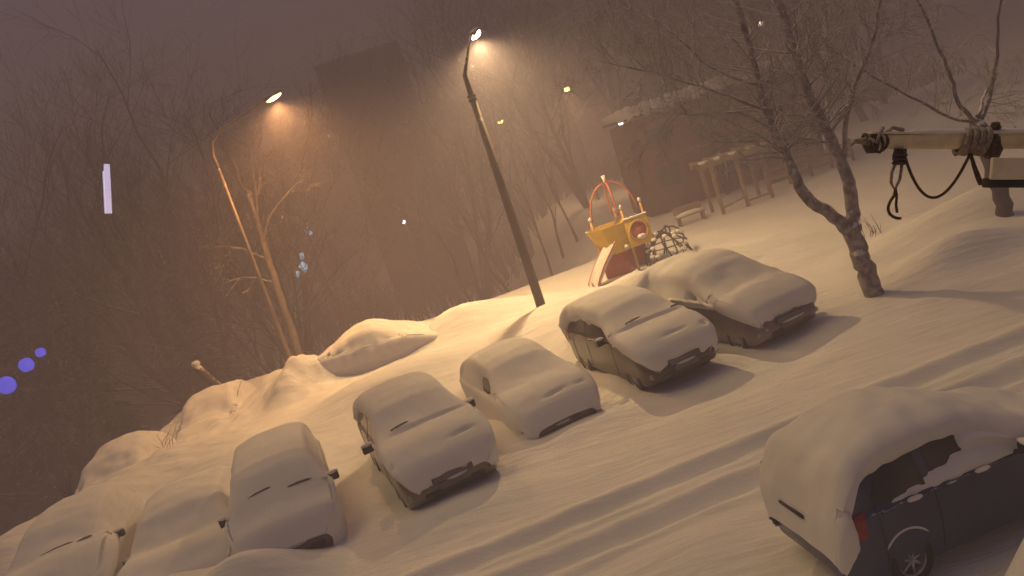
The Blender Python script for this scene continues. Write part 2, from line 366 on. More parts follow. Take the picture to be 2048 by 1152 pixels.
def cut_arches(obj, car, r=0.36):
    cut = MB()
    for xw in (0.74, car.L - 0.78):
        for sy in (-1, 1):
            cut.tube([(car.L / 2 - xw, sy * (car.W / 2 - .26), .31), (car.L / 2 - xw, sy * (car.W / 2 + .2), .31)], r, 28)
    co = bpy.data.objects.new('cutter', cut.mesh('cutter', M['trim'])); C.objects.link(co)
    md = obj.modifiers.new('b', 'BOOLEAN'); md.operation = 'DIFFERENCE'; md.object = co; md.solver = 'EXACT'
    bpy.context.view_layer.update()
    dg = bpy.context.evaluated_depsgraph_get(); me = bpy.data.meshes.new_from_object(obj.evaluated_get(dg))
    obj.modifiers.clear(); obj.data = me; bpy.data.objects.remove(co)
    me.shade_smooth()
    try: me.set_sharp_from_angle(angle=R(38))
    except Exception: pass

def wheel(parent, car, xw, sy, alloy=True):
    cx, y0, z = car.L / 2 - xw, sy * (car.W / 2 - .12), .31
    w = MB()
    prof = [(.19, -.10), (.28, -.105), (.305, -.08), (.31, 0), (.305, .08), (.28, .105), (.19, .10)]
    n = 28
    for r_, h in prof:
        for k in range(n):
            a = 2 * math.pi * k / n; w.v.append((cx + r_ * math.cos(a), y0 + h * sy, z + r_ * math.sin(a)))
    for j in range(len(prof) - 1):
        for k in range(n): a = j * n + k; b = j * n + (k + 1) % n; w.f.append((a, b, b + n, a + n))
    wo = w.build('wheel', M['rubber'], parent)
    r_ = MB()
    r_.tube([(cx, y0 - .02 * sy, z), (cx, y0 + .03 * sy, z)], .20, 24)
    yo = y0 + .085 * sy
    for k in range(n):     # rim lip
        a = 2 * math.pi * k / n; b = 2 * math.pi * (k + 1) / n
        pts = []
        for an in (a, b):
            for rr, hh in ((.175, .02), (.175, .088), (.195, .10), (.21, .088)): pts.append((cx + rr * math.cos(an), y0 + hh * sy, z + rr * math.sin(an)))
        r_.add(pts, [(0, 1, 5, 4), (1, 2, 6, 5), (2, 3, 7, 6)])
    for k in range(7):     # spokes
        a = 2 * math.pi * k / 7 + .2
        r_.tube([(cx, yo, z), (cx + .18 * math.cos(a), yo - .01 * sy, z + .18 * math.sin(a))], [.026, .017], 5)
    r_.tube([(cx, yo - .03 * sy, z), (cx, yo + .012 * sy, z)], .045, 12)
    r_.build('rim', M['alloy'], wo)
    return wo

def snow_sheet(car, thick, mask, seed, res=(110, 84), qmax=.86, lump0=.03):
    mb = MB(); nu, nv = res
    rows = []
    for j in range(nu + 1):
        x = car.L * j / nu; row = []; lump = lump0
        for i in range(nv + 1):
            q = -qmax + 2 * qmax * i / nv
            p = car.S(x, q, True); n = car.N(x, q, True)
            jx = noise.noise(Vector((x * 5 + seed, p.y * 5, p.z * 5))); jq = noise.noise(Vector((x * 6, p.y * 6 + 9, p.z * 6 + seed)))
            m = mask(x + .03 * jx, q + .008 * jq + .005 * jx)
            nn = noise.noise(Vector((x * 1.3 + seed * 7.1, p.y * 1.3, p.z + seed))) + .5 * noise.noise(Vector((x * 3.4, p.y * 3.4 + seed * 3, p.z * 3)))
            t = max(0.0, thick(x, q) + lump * nn * 2)
            h = math.sqrt(max(0, m)) if m < 1 else 1
            if n.z > 0: n = (n + Vector((0, 0, .7 * n.z))).normalized()
            t *= .35 + .65 * max(0, n.z) ** .7; row.append(p + n * (t * h - .035 * (1 - sstep(0, .25, m))))
        rows.append(row)
    for row in rows: mb.v += [tuple(F(p, car.L)) for p in row]
    for j in range(nu):
        for i in range(nv): a = j * (nv + 1) + i; mb.f.append((a, a + 1, a + nv + 2, a + nv + 1))
    return mb

def build_car(name, label, kind, paintm, front, yaw, sink, thick, mask, seed, arches=True, near_side=-1, group='cars parked in the row buried in snow', wipers=(), mirrors=(1, 1), qmax=.86, lump=.03, res=(110, 84), lamp_parts=True, cat='car', scale=None):
    """front = ground point under the middle of the front bumper; yaw = direction the car faces"""
    car, mb = car_body_mesh(kind, None); L = car.L
    loc = Vector((front[0] - math.cos(yaw) * L / 2, front[1] - math.sin(yaw) * L / 2, -sink))
    t = thing(name, label, cat, loc, yaw, group)
    if scale: t.scale = scale; t.location = (front[0] - math.cos(yaw) * L / 2 * scale[0], front[1] - math.sin(yaw) * L / 2 * scale[0], -sink)
    body = mb.build('body', paintm, t)
    if arches:
        cut_arches(body, car)
        for xw in (.74, L - .78):
            for sy in (-1, 1): wheel(t, car, xw, sy)
    # side windows, front and rear doors, both sides
    c0, c1, c2, c3 = car.cab
    for sy in (-1, 1):
        xa, xb, xc, xd = c0 + .42, (c1 + c2) / 2 - .06, (c1 + c2) / 2 + .06, c3 - .42
        def fr(u, v, sy=sy): x = xa + (xb - xa) * u; lo = 6.25; hi = 6.4 + 1.55 * sstep(0, .45, u); return x, sy * kq(lo + (hi - lo) * v)
        def rr(u, v, sy=sy): x = xc + (xd - xc) * u; lo = 6.25; hi = 7.95 - 1.3 * sstep(.65, 1, u); return x, sy * kq(lo + (hi - lo) * v)
        patch(car, fr, 10, 5, .006).build('side_window', M['glass'], t); patch(car, rr, 10, 5, .006).build('side_window', M['glass'], t)
        # door seams, handles, sill strip
        for xx in (xa - .12, (xb + xc) / 2, xd + .02):
            pts = [F(car.S(xx + (.03 if k < 3 else 0), sy * kq(k)) + car.N(xx, sy * kq(k)) * .002, L) for k in (2.1, 3, 4, 5, 5.8, 6.3)]
            MB().tube(pts, .006, 5).build('door_seam', M['trim'], t)
        for xx in ((xb + xc) / 2 - .22, xd - .12):
            p = F(car.S(xx, sy * kq(5.0)) + car.N(xx, sy * kq(5.0)) * .02, L); MB().box(p, (.17, .03, .03)).build('door_handle', paintm, t, bevel=.008)
    # windscreen and rear glass
    def ws(u, v): return c0 + .08 + (c1 - c0 - .22) * v, (u - .5) * 2 * kq(8.55)
    patch(car, ws, 12, 8, .006).build('windscreen', M['glass'], t)
    def rg(u, v): return c2 + .12 + (c3 - c2 - .2) * v, (u - .5) * 2 * kq(8.6)
    patch(car, rg, 12, 8, .006).build('rear_window', M['glass'], t)
    # front: grille, headlights, lower intake, plate
    if lamp_parts:
        zc = .50 + (.1 if kind in ('suv', 'van') else 0); w = car.W
        gm = MB().box((L / 2 + .005, 0, zc + .07), (.06, w * .42, .11)); go = gm.build('grille', M['trim'], t, bevel=.012)
        sl = MB()
        for k in range(3): sl.box((L / 2 + .04, 0, zc + .04 + .035 * k), (.012, w * .40, .009))
        sl.build('grille_slat', M['chrome'], go)
        MB().box((L / 2 - .005, 0, zc - .14), (.06, w * .62, .10)).build('lower_intake', M['trim'], t, bevel=.02)
        MB().box((L / 2 + .045, 0, zc - .045), (.015, .52, .11)).build('number_plate', M['plate'], t, bevel=.004)
        MB().ell((L / 2 + .03, .07 * math.sin(seed * 2.1), zc + .012), (.045, w * (.15 + .05 * math.sin(seed)), .022), 16, 6, .05, seed).build('bumper_snow', M['car_snow'], t)
        for sy in (-1, 1):
            def hl(u, v, sy=sy): x = .035 + .30 * u; return x, sy * kq(8.2 - 1.7 * v - .6 * (1 - u)) 
            patch(car, hl, 6, 4, .012).build('headlight', M['lens'], t)
            p = F(car.S(.08, sy * kq(2.9)), L); MB().tube([p, p + Vector((.03, 0, 0))], .05, 12).build('fog_light', M['lens'], t)
            def tl(u, v, sy=sy): return L - .36 + .16 * u + .06 * v, sy * kq(6.3 - 2.3 * v)
            patch(car, tl, 6, 5, .012).build('tail_light', M['red_lens'], t)
    for sy in (-1, 1):
        if mirrors[0 if sy < 0 else 1]:
            mm = MB(); x = c0 + .42
            p = F(car.S(x, sy * kq(6.1)), L)
            mm.tube([p, p + Vector((0, sy * .12, .05))], .022, 6); mm.box(p + Vector((.02, sy * .19, .09)), (.09, .17, .13), rz=-sy * .2)
            mo = mm.build('wing_mirror', M['trim'], t, bevel=.012)
            MB().ell(p + Vector((.02, sy * .19, .165)), (.065, .10, .035), 10, 6, .08, seed).build('snow_cap', M['car_snow'], mo)
    sm = snow_sheet(car, thick, mask, seed, res, qmax, lump)
    so = sm.build('snow_cover', M['car_snow'], t)
    for (x, q, dx, dq, lift) in wipers:     # wiper blades raised off the glass and poking out of the snow
        a = car.S(x, q, True) + Vector((0, 0, thick(x, q) + lift)); b = car.S(x + dx, q + dq, True) + Vector((0, 0, thick(x + dx, q + dq) + lift + .03))
        a, b = F(a, L), F(b, L); d = (b - a)
        wm = MB().tube([a - d * .05, a + d * .5 + Vector((0, 0, .012)), b], [.014, .012, .007], 5); wm.tube([a + d * .3 - Vector((0, 0, .012)), b + d * .1 - Vector((0, 0, .012))], .008, 4)
        wm.build('wiper', M['trim'], t)
    return t, car

def near(x, a, w): return math.exp(-((x - a) / w) ** 2)
def yaw_of(dx, dy): return math.atan2(dy, dx)
FACE = math.atan2(-.957, .29)      # the row looks at the camera, turned a little to the right

# q<0 is the car's right side (image left is the car's RIGHT when it faces us), q>0 its left
def mk_mask(right_edge, left_edge, soft=.05, front=.05, rear=4.6, holes=()):
    def m(x, q):
        v = sstep(-right_edge - soft, -right_edge + soft, q) if q < 0 else 1 - sstep(left_edge - soft, left_edge + soft, q)
        v *= sstep(front - .05, front + .07, x) * (1 - sstep(rear - .1, rear + .05, x))
        for hx, hq, wx, wq, *st in holes: v *= 1 - (st[0] if st else 1) * math.exp(-(((x - hx) / wx) ** 4 + ((q - hq) / wq) ** 4))
        return v
    return m

# --- the row, left to right
def th(base, **k):
    return lambda x, q: base + k.get('roof', 0) * near(x, k.get('rx', 2.4), .9) + k.get('hood', 0) * near(x, .7, .5) + k.get('left', 0) * max(0, -q) + k.get('end', 0) * near(x, 3.9, .5)

build_car('buried_car', 'car buried to a smooth mound at the lower left corner, a thin wiper line showing', 'hatch', M['p_grey'], (-9.2, 12.2), FACE - R(3), .32,
          th(.20, hood=.14), mk_mask(.95, .95, front=-.2, rear=9), 1, arches=False, wipers=((1.02, -.04, .02, .10, .005), (1.0, .09, .02, .07, .005)), mirrors=(0, 1), qmax=.93, lump=.022, lamp_parts=False, cat='buried car')
build_car('buried_car', 'buried car directly left of the boxy two-wiper car, a dark mirror stub on its left', 'suv', M['p_grey'], (-6.95, 12.0), FACE - R(3), .86,
          th(.20, hood=.16), mk_mask(.95, .95, front=-.2, rear=9), 2, arches=False, mirrors=(1, 0), qmax=.93, lump=.022, lamp_parts=False, cat='buried car')
build_car('parked_car', 'boxy snowed-in car, two raised wipers and both mirrors out, front sunk in a drift', 'van', M['p_grey'], (-4.62, 11.35), FACE - R(1), .22,
          th(.13, hood=.10), mk_mask(.93, .93, front=-.1, rear=9), 3, arches=False, wipers=((.70, -.12, .02, .10, .02), (.62, .05, -.02, .09, .03)), mirrors=(1, 1), qmax=.93, lump=.012, lamp_parts=True)
build_car('parked_car', 'rounded car with one raised wiper, dark side windows and narrow dark bumper showing', 'hatch', M['p_champ'], (-1.93, 11.95), FACE + R(2), .12,
          th(.13, hood=.10), mk_mask(.315, .80, front=.02, rear=9, soft=.03, holes=((.30, -.24, .05, .03, .5), (.36, .10, .03, .05, .45), (1.06, .05, .05, .16, .35))), 4, wipers=((1.12, -.12, .0, .07, .03),), mirrors=(1, 1), lump=.010, scale=(1.04, 1.06, 1.05))
build_car('parked_car', 'small low car without wipers, one side window and a dark bumper slit showing', 'hatch', M['p_champ'], (0.16, 13.45), FACE + R(1), .34,
          th(.13, hood=.10), mk_mask(.80, .85, front=-.1, rear=9, soft=.05, holes=((2.0, -.375, .50, .105), (.32, .02, .035, .04, .6), (.30, .14, .03, .025, .5), (1.3, -.44, .05, .04), (.22, -.66, .10, .05)))  , 5, mirrors=(0, 0), lump=.010)
build_car('parked_car', 'snow-topped car with a bare dark brown flank, two raised wipers and wide grille', 'hatch', M['p_brown'], (2.68, 13.72), FACE - R(1), .06,
          th(.15, hood=.09, end=.15), mk_mask(.33, .75, front=.05, rear=9, soft=.025, holes=((.32, .02, .03, .05, .5), (.28, .2, .04, .03, .6), (1.05, .0, .06, .18, .35), (2.9, -.36, .3, .05))), 6, wipers=((1.12, -.10, .0, .07, .03), (1.08, .14, -.02, .07, .03)), mirrors=(1, 0), lump=.010)
build_car('parked_car', 'silver car at the right end of the row under a thick snow dome, bumper bare', 'hatch', M['p_silver'], (5.0, 14.25), FACE + R(3), .12,
          th(.20, hood=.08, roof=.10, end=.35), mk_mask(.50, .62, front=.10, rear=9, soft=.04, holes=((1.75, -.40, .16, .05),)), 7, mirrors=(0, 1), lump=.018, wipers=())
# --- dark blue car across the road
def blue_mask(x, q):
    # x from the front; rear hatch fully snowed, right flank (q<0) bare below the glass
    edge = .33 - .045 * sstep(1.2, 2.2, x)
    v = sstep(-edge - .03, -edge + .03, q) if q < 0 else 1 - sstep(.78, .85, q)
    if q < 0 and x < 1.7: v = max(v, sstep(-.42 - .03, -.42 + .03, q) * (1 - sstep(1.4, 1.8, x)))
    if q < 0:                                    # snow packed along the window sill and on the front glass
        v = max(v, sstep(-.462, -.448, q) * (1 - sstep(-.06, .03, q + .452 - .085 * (3.25 - x) / 1.3)) * sstep(1.1, 1.3, x) * (1 - sstep(3.1, 3.25, x)))
        v = max(v, math.exp(-((q + .38) / .07) ** 4) * sstep(1.0, 1.2, x) * (1 - sstep(1.9, 2.15, x)) * (1 - .9 * near(x, 1.93, .12) * near(q, -.40, .03)))
        v = max(v, sstep(3.70, 3.79, x) * sstep(-.72, -.66, q))
    return v
blue, bcar = build_car('parked_car', 'dark blue car at lower right seen from behind, bare blue flank and spoked wheel', 'hatch', M['p_blue'], (5.12, 7.50), R(9), -.02,
          lambda x, q: (.13 + .03 * near(x, 3.9, .5) + .05 * near(x, 3.0, .8)) if (q > -.36 or x > 3.6) else .05, blue_mask, 8, group=None, mirrors=(1, 0), lump=.03, res=(210, 150), scale=(.80, .86, .90))
def rack(q):
    pts = [F(bcar.S(x, q) + bcar.N(x, q) * .05, bcar.L) for x in (1.9, 2.3, 2.8, 3.3)]
    MB().tube(pts, .018, 6).build('roof_rail', M['trim'], blue)
rack(-.27)
for xx in (1.98, 2.92):
    p = F(bcar.S(xx, -kq(5.0)) + Vector((0, -.03, .03)), bcar.L); MB().ell(p, (.11, .04, .022), 10, 6, .1).build('snow_cap', M['car_snow'], blue)
am = MB(); ca_, sa_ = bcar.L / 2 - (bcar.L - .78), 0
am.tube([(ca_ + .37 * math.cos(a), -bcar.W / 2 + .005, .31 + .37 * math.sin(a)) for a in [R(40 + 100 * k / 12) for k in range(13)]], [.005] + [.014] * 11 + [.005], 6)
am.build('arch_snow', M['car_snow'], blue)
MB().box(F(bcar.S(3.83, .02) + Vector((.13, 0, -.02)), bcar.L), (.03, .50, .035)).build('tailgate_handle', M['trim'], blue)

# --- cars of the second row, only humps
build_car('buried_car', 'car hump left of the tall grey lamp post, dark window slit at its left end', 'sedan', M['p_grey'], (-2.6, 24.9), R(-4), .30,
          th(.25, roof=.15, end=.1), mk_mask(.92, .92, front=-.2, rear=9, soft=.05, holes=((3.55, -.36, .22, .06),)), 11, arches=False, mirrors=(0, 0), qmax=.93, lump=.045, lamp_parts=False, cat='buried car')
build_car('buried_car', 'snow-covered car below the dark broken trunk on the left, smooth pale roof', 'suv', M['p_grey'], (-10.9, 23.4), FACE - R(12), 1.05,
          th(.22, roof=.12), mk_mask(.75, .85, front=-.2, rear=9, holes=((1.8, -.34, .35, .07), (1.0, .2, .12, .04), (2.9, -.40, .5, .05))), 12, arches=False, mirrors=(1, 0), qmax=.93, lump=.05, lamp_parts=False, cat='buried car')
build_car('buried_car', 'leftmost snow-covered car of the back row, dark edge along its front', 'hatch', M['p_grey'], (-11.9, 18.7), FACE - R(12), .80,
          th(.22, roof=.12), mk_mask(.70, .85, front=.0, rear=9, holes=((2.0, -.34, .45, .07), (1.1, -.2, .2, .03))), 13, arches=False, mirrors=(1, 0), qmax=.93, lump=.05, lamp_parts=False, cat='buried car')

# ------------------------------------------------------------------ trees
def grow(big, tw, rr, p, d, ln, rad, depth, maxd, spread=.55, up=.25, droop=0, kids=(3, 5), minr=.006):
    """a limb with bends, then side shoots along it"""
    n = 4 if depth < 2 else 3; pts = [p]; dd = d.copy()
    for i in range(n):
        dd = (dd + Vector((rr.gauss(0, .13), rr.gauss(0, .13), rr.gauss(0, .10) + up * .18 - droop * .2 * depth))).normalized()
        pts.append(pts[-1] + dd * ln / n)
    rads = [rad * (1 - .62 * i / n) for i in range(n + 1)]
    (big if depth < 2 else tw).tube(pts, rads, 7 if depth == 0 else (5 if depth == 1 else 3), cap=False)
    if depth >= maxd: return
    for k in range(rr.randint(*kids) + (2 if depth == 0 else 0)):
        f = rr.uniform(.28 if depth == 0 else .15, 1.0) * n; i = min(n - 1, int(f)); q = pts[i].lerp(pts[i + 1], f - i)
        ax = (pts[i + 1] - pts[i]).normalized(); side = ax.orthogonal().normalized(); side.rotate(Matrix.Rotation(rr.uniform(0, 2 * math.pi), 3, ax))
        nd = (ax * (1 - spread * .6) + side * spread * rr.uniform(.8, 1.3) + Vector((0, 0, up * .5))).normalized()
        grow(big, tw, rr, q, nd, ln * rr.uniform(.42, .66), max(minr, rad * rr.uniform(.36, .52) * (1 - .35 * f / n)), depth + 1, maxd, spread, up, droop, kids, minr)

def bare_tree(name, label, loc, h, rad, seed, maxd=4, bark='bark', twig='twig', spread=.6, up=.3, kids=(4, 6), group=None, leaders=2, minr=.012, lean=(0, 0)):
    rr = random.Random(seed); big, tw = MB(), MB()
    for i in range(leaders):
        d = Vector((rr.gauss(0, .10) * i + lean[0], rr.gauss(0, .10) * i + lean[1], 1)).normalized()
        grow(big, tw, rr, Vector((0, 0, -.3)), d, h * (1 - .12 * i), rad * (1 - .25 * i), 0, maxd, spread, up, 0, kids, minr)
    t = thing(name, label, 'tree', loc, rr.uniform(0, 6), group)
    big.build('trunk', M[bark], t); tw.build('crown', M[twig], t); return t
def copy_tree(o, loc, rz, s, label, group=None):
    r = o.copy(); C.objects.link(r); r.location = loc; r.rotation_euler = (0, 0, rz); r.scale = (s[0], s[0], s[1]); r['label'] = label
    if group: r['group'] = group
    for ch in list(o.children):
        c = ch.copy(); C.objects.link(c); c.parent = r
    return r

def shaped_tree(name, label, base, limbs, seed, bark, twig, shoots, group=None, minr=.008, up=.1, droop=.1, ln=(.5, 1.1), maxd=3):
    """limbs: list of (points, r0, r1) in world space"""
    rr = random.Random(seed); b = Vector(base); t = thing(name, label, 'tree', base, 0, group)
    first = True; tw = MB()
    for (pts, r0, r1) in limbs:
        # smooth the polyline
        P = [Vector(p) - b for p in pts]; Q = []
        for i in range(len(P) - 1):
            p0 = P[max(0, i - 1)]; p3 = P[min(len(P) - 1, i + 2)]
            for k in range(5):
                f = k / 5; Q.append(.5 * (2 * P[i] + (P[i + 1] - p0) * f + (2 * p0 - 5 * P[i] + 4 * P[i + 1] - p3) * f * f + (3 * P[i] - p0 - 3 * P[i + 1] + p3) * f ** 3))
        Q.append(P[-1])
        jt = .12 if first or r0 > .1 else .38; Q = [q + Vector((rr.gauss(0, r0 * jt), rr.gauss(0, r0 * jt), rr.gauss(0, r0 * jt * .6))) for q in Q]
        n = len(Q); rd = [r0 + (r1 - r0) * i / (n - 1) for i in range(n)]
        mb = MB(); mb.tube(Q, [r * (1 + rr.uniform(-.03, .03)) for r in rd], 12 if r0 > .1 else 7)
        mb.build('trunk' if first else 'limb', M[bark], t); 
        L_ = sum((Q[i + 1] - Q[i]).length for i in range(n - 1))
        if not first or len(limbs) == 1:
            for k in range(int(L_ * shoots)):
                f = rr.uniform(.12 if bark != 'birch' else .42, .99) * (n - 1); i = int(f); q = Q[i].lerp(Q[i + 1], f - i); ax = (Q[i + 1] - Q[i]).normalized()
                side = ax.orthogonal().normalized(); side.rotate(Matrix.Rotation(rr.uniform(0, 2 * math.pi), 3, ax))
                grow(tw, tw, rr, q, (ax * .45 + side * .8).normalized(), rr.uniform(*ln), max(minr * 1.5, rd[i] * .28), 2, maxd + 1, .6, up, droop, (3, 5), minr)
        first = False
    tw.build('crown', M[twig], t); return t

# forked birch at the right, beyond the silver car
shaped_tree('birch_tree', 'forked birch with rough frosted bark standing right of the silver car', (7.09, 15, -.1), [
    ([(7.12, 15, -.3), (7.06, 15, .5), (7.0, 15, 1.1), (6.95, 15, 1.6)], .20, .175),
    ([(6.95, 15, 1.45), (6.62, 15, 2.0), (6.24, 15.05, 2.56), (6.20, 15.3, 3.3), (6.16, 15.5, 4.04), (6.22, 15.8, 5.1), (6.32, 16, 6.06), (6.3, 16.2, 7.8)], .135, .05),
    ([(6.97, 15, 1.5), (7.12, 15, 2.1), (7.14, 15, 2.74), (7.02, 15, 3.5), (6.86, 15, 4.28), (6.69, 15, 6.14), (6.5, 15, 8.2)], .15, .05),
    ([(7.13, 15, 2.7), (7.42, 14.9, 3.79), (8.12, 14.5, 5.19), (8.7, 14.2, 6.8)], .06, .02),
    ([(6.18, 15.4, 4.3), (5.4, 15.9, 5.0), (4.6, 16.4, 5.7), (3.4, 16.9, 6.5)], .05, .014),
    ([(6.20, 15.7, 4.9), (5.5, 16.3, 5.6), (4.9, 17.0, 6.9), (4.0, 17.4, 7.7)], .045, .012),
    ([(6.17, 15.4, 3.9), (5.6, 15.7, 4.5), (4.9, 15.9, 4.7), (4.2, 16.1, 5.0)], .035, .010),
    ([(7.0, 15, 3.6), (7.5, 15.6, 4.4), (8.0, 16, 5.6), (8.3, 16.2, 7)], .04, .012),
], 21, 'birch', 'frost_twig', 8.0, minr=.006, ln=(.6, 1.5))
shaped_tree('roadside_tree', 'leaning dark tree at the right edge, cut off by the frame behind the roped beam', (11.5, 17, 0), [
    ([(11.6, 17, -.4), (11.5, 17, .3), (11.42, 17, 1.2), (11.40, 17, 2.0), (11.35, 17, 2.55)], .19, .15),
    ([(11.35, 17, 2.5), (11.0, 17, 3.0), (10.95, 17, 3.5), (10.85, 17, 4.3), (10.6, 17, 5.6), (10.1, 17, 7.2)], .055, .018),
    ([(11.33, 17, 2.55), (10.8, 17, 2.75), (9.9, 17, 3.6), (9.1, 17, 4.4), (8.3, 17, 5.3)], .042, .012),
    ([(11.38, 17, 2.5), (11.9, 17, 3.3), (12.3, 17, 4.6), (12.9, 17, 6)], .05, .018),
    ([(11.38, 17, 2.6), (11.8, 17.3, 3.0), (12.4, 17.5, 3.4)], .05, .02),
], 22, 'bark', 'frost_twig', 4.5, minr=.006)
# lamp-lit poplar beside the left lamp
shaped_tree('poplar_tree', 'slender bare tree lit orange beside the left street lamp', (-9.5, 31.5, .1), [
    ([(-9.5, 31.5, -.3), (-9.35, 31.5, 2.2), (-9.2, 31.5, 4.7), (-9.0, 31.5, 7.2)], .18, .10),
    ([(-9.0, 31.5, 7.1), (-9.1, 31.5, 8.4), (-9.3, 31.5, 9.8), (-9.2, 31.5, 11)], .10, .03),
    ([(-9.05, 31.5, 6.6), (-8.3, 31.4, 7.6), (-7.9, 31.3, 8.6), (-7.4, 31.2, 9.6)], .08, .02),
    ([(-9.1, 31.5, 6.0), (-8.6, 31.3, 7.4), (-8.2, 31.2, 8.9)], .06, .02),
    ([(-9.2, 31.5, 5.0), (-8.5, 31.2, 6.0), (-7.2, 31.0, 6.8), (-6.6, 31, 7.0)], .05, .015),
    ([(-9.25, 31.5, 4.4), (-10.0, 31.2, 5.2), (-10.9, 31, 5.6)], .05, .015),
    ([(-9.3, 31.5, 3.4), (-10.2, 31.2, 4.0), (-11.2, 31, 4.1)], .045, .012),
], 23, 'poplar', 'twig', 2.6, minr=.010, ln=(.6, 1.5), maxd=3)

GL = 'bare trees standing in the dark beyond the lamps'
proto = bare_tree('bare_tree', 'tall bare tree behind the orange lamp, its twigs filling the upper left', (-17, 39, -5), 15, .28, 31, maxd=4, group=GL)
proto2 = bare_tree('bare_tree', 'broad bare tree at the far left behind the white glowing bar', (-27, 42, -5), 14, .26, 32, maxd=4, leaders=3, spread=.7, group=GL)
spots = [(-22, 37, .9, 0, .95), (-12.5, 44, 1.0, 1, 1.0), (-33, 46, 1.1, 0, 1.05), (-15, 50, 1.2, 1, 1.1), (-24, 52, 1.3, 0, 1.2), (-38, 50, 1.2, 1, 1.0),
         (-2.5, 58, 1.15, 1, 1.15), (2.5, 62, 1.2, 0, 1.25), (7.5, 57, 1.1, 1, 1.15), (12.5, 66, 1.25, 0, 1.3), (21, 58, 1.1, 1, 1.0), (27, 52, 1.0, 0, .9), (33, 60, 1.1, 1, 1.0), (14.5, 36, .62, 1, .5), (12.0, 38, .5, 0, .42)]
lab = ['bare tree just left of the slender orange-lit tree, nearest of the dark ones', 'bare tree right of the orange lamp at the edge of its glow', 'bare tree at the far left edge behind the spruces', 'bare tree in the fog above the orange lamp',
       'tall faded bare tree behind the upper left trees', 'leftmost faded bare tree of the photograph', 'foggy bare tree between the dark tower block and the tall lamp post', 'foggy bare tree behind the tall lamp post',
       'foggy bare tree between the two small yellow lamps', 'foggy bare tree behind the right yellow lamp', 'bare tree behind the snowy roof, left of the birch', 'bare tree beyond the birch crown', 'faded bare tree at the top right edge',
       'small bushy bare tree above the wooden frame', 'low bare bush-like tree behind the wooden frame']
spots += [(-19, 43, 1.0, 1, .85), (-26, 36, .85, 1, .8), (-30, 40, .9, 0, .9), (-15, 36.5, .7, 1, .75), (-12, 40, .7, 0, .7), (-36, 43, 1, 1, .9), (-21, 47, 1.1, 0, 1.1), (-6, 66, 1.2, 0, 1.1), (0, 68, 1.2, 1, 1.2), (5, 70, 1.2, 0, 1.2), (17, 62, 1.1, 0, 1.1), (24, 64, 1.1, 1, 1.1)]
lab += ['bare tree between the white glowing bar and the tallest spruce', 'low bare tree behind the left pair of spruces', 'bare tree left of the white glowing bar', 'low bare tree right behind the orange-lit pole', 'small bare tree by the lower pale blue light', 'far left low bare tree above the blue discs', 'bare tree behind the white glowing bar, rising above it',
        'faint bare tree at the foot of the tower block', 'faint bare tree straight behind the bend of the tall lamp post', 'faint bare tree above the lower yellow lamp', 'faint bare tree over the middle of the snowy roof', 'faint bare tree over the right end of the snowy roof']
for i, (x, y, s, k, hz) in enumerate(spots):
    copy_tree(proto if k == 0 else proto2, (x, y, ground_z(x, y)), i * 1.7 + .4, (s, hz), lab[i], GL)

def spruce(loc, h, r, seed, label):
    rr = random.Random(seed); t = thing('spruce_tree', label, 'tree', loc, 0, 'dark spruces at the left')
    MB().tube([(0, 0, -.3), (0, 0, h * .5), (0, 0, h)], [.16, .10, .02], 8).build('trunk', M['bark'], t)
    mb = MB(); lv = int(h * 3.2)
    for i in range(lv):
        f = i / lv; z = .5 + (h - .5) * f; rad = r * (1 - f) ** .85 + .12
        for k in range(int(9 + 9 * (1 - f))):
            a = rr.uniform(0, 2 * math.pi); l = rad * rr.uniform(.65, 1.12); dz = -l * rr.uniform(.18, .45)
            c, s_ = math.cos(a), math.sin(a); w = l * rr.uniform(.16, .26)
            m = 4; prev = None
            for j in range(m):      # drooping bough made of overlapping frond plates
                f0, f1 = j / m, (j + 1) / m
                z0, z1 = z + dz * f0 ** 1.5, z + dz * f1 ** 1.5; ww = w * (1.25 - f0)
                p0 = Vector((c * l * f0, s_ * l * f0, z0)); p1 = Vector((c * l * f1, s_ * l * f1, z1)); sd_ = Vector((-s_, c, 0)) * ww
                tip = p1 + (p1 - p0) * .3
                mb.add([p0, p0.lerp(p1, .6) + sd_ + Vector((0, 0, -.07 * rr.random() - .02)), tip, p0.lerp(p1, .6) - sd_ + Vector((0, 0, -.07 * rr.random() - .02))], [(0, 1, 2), (0, 2, 3)])
    mb.build('crown', M['needles'], t, smooth=False); return t
for i, (x, y, h, r, l) in enumerate([(-19.5, 34, 7.5, 2.4, 'dark spruce left of the slender orange-lit tree'), (-23.5, 36, 9, 2.8, 'tallest dark spruce right under the white glowing bar'), (-28.5, 38, 8, 2.8, 'dark spruce left of the white glowing bar'),
                                     (-15.2, 36, 6, 2.2, 'low dark spruce behind the broken trunk'), (-33.5, 42, 9, 3, 'leftmost dark spruce behind the blue lights')]):
    spruce((x, y, ground_z(x, y)), h + 3.5, r, 40 + i, l)
for i, (x, y, h, l) in enumerate([(.3, 47, 3.4, 'thin sapling right beside the tall lamp post'), (2.6, 46, 4.2, 'first tall sapling left of the play tower'), (3.7, 47, 4.6, 'second tall sapling left of the play tower'), (4.8, 46, 4.2, 'third tall sapling, just left of the play tower arch'), (-2.2, 47, 3, 'thin sapling left of the tall lamp post')]):
    bare_tree('sapling', l, (x, y, ground_z(x, y)), h - ground_z(x, y), .10, 60 + i, maxd=2, group='saplings in a line beyond the playground', leaders=1, kids=(3, 5), up=.8, spread=.35, minr=.014)
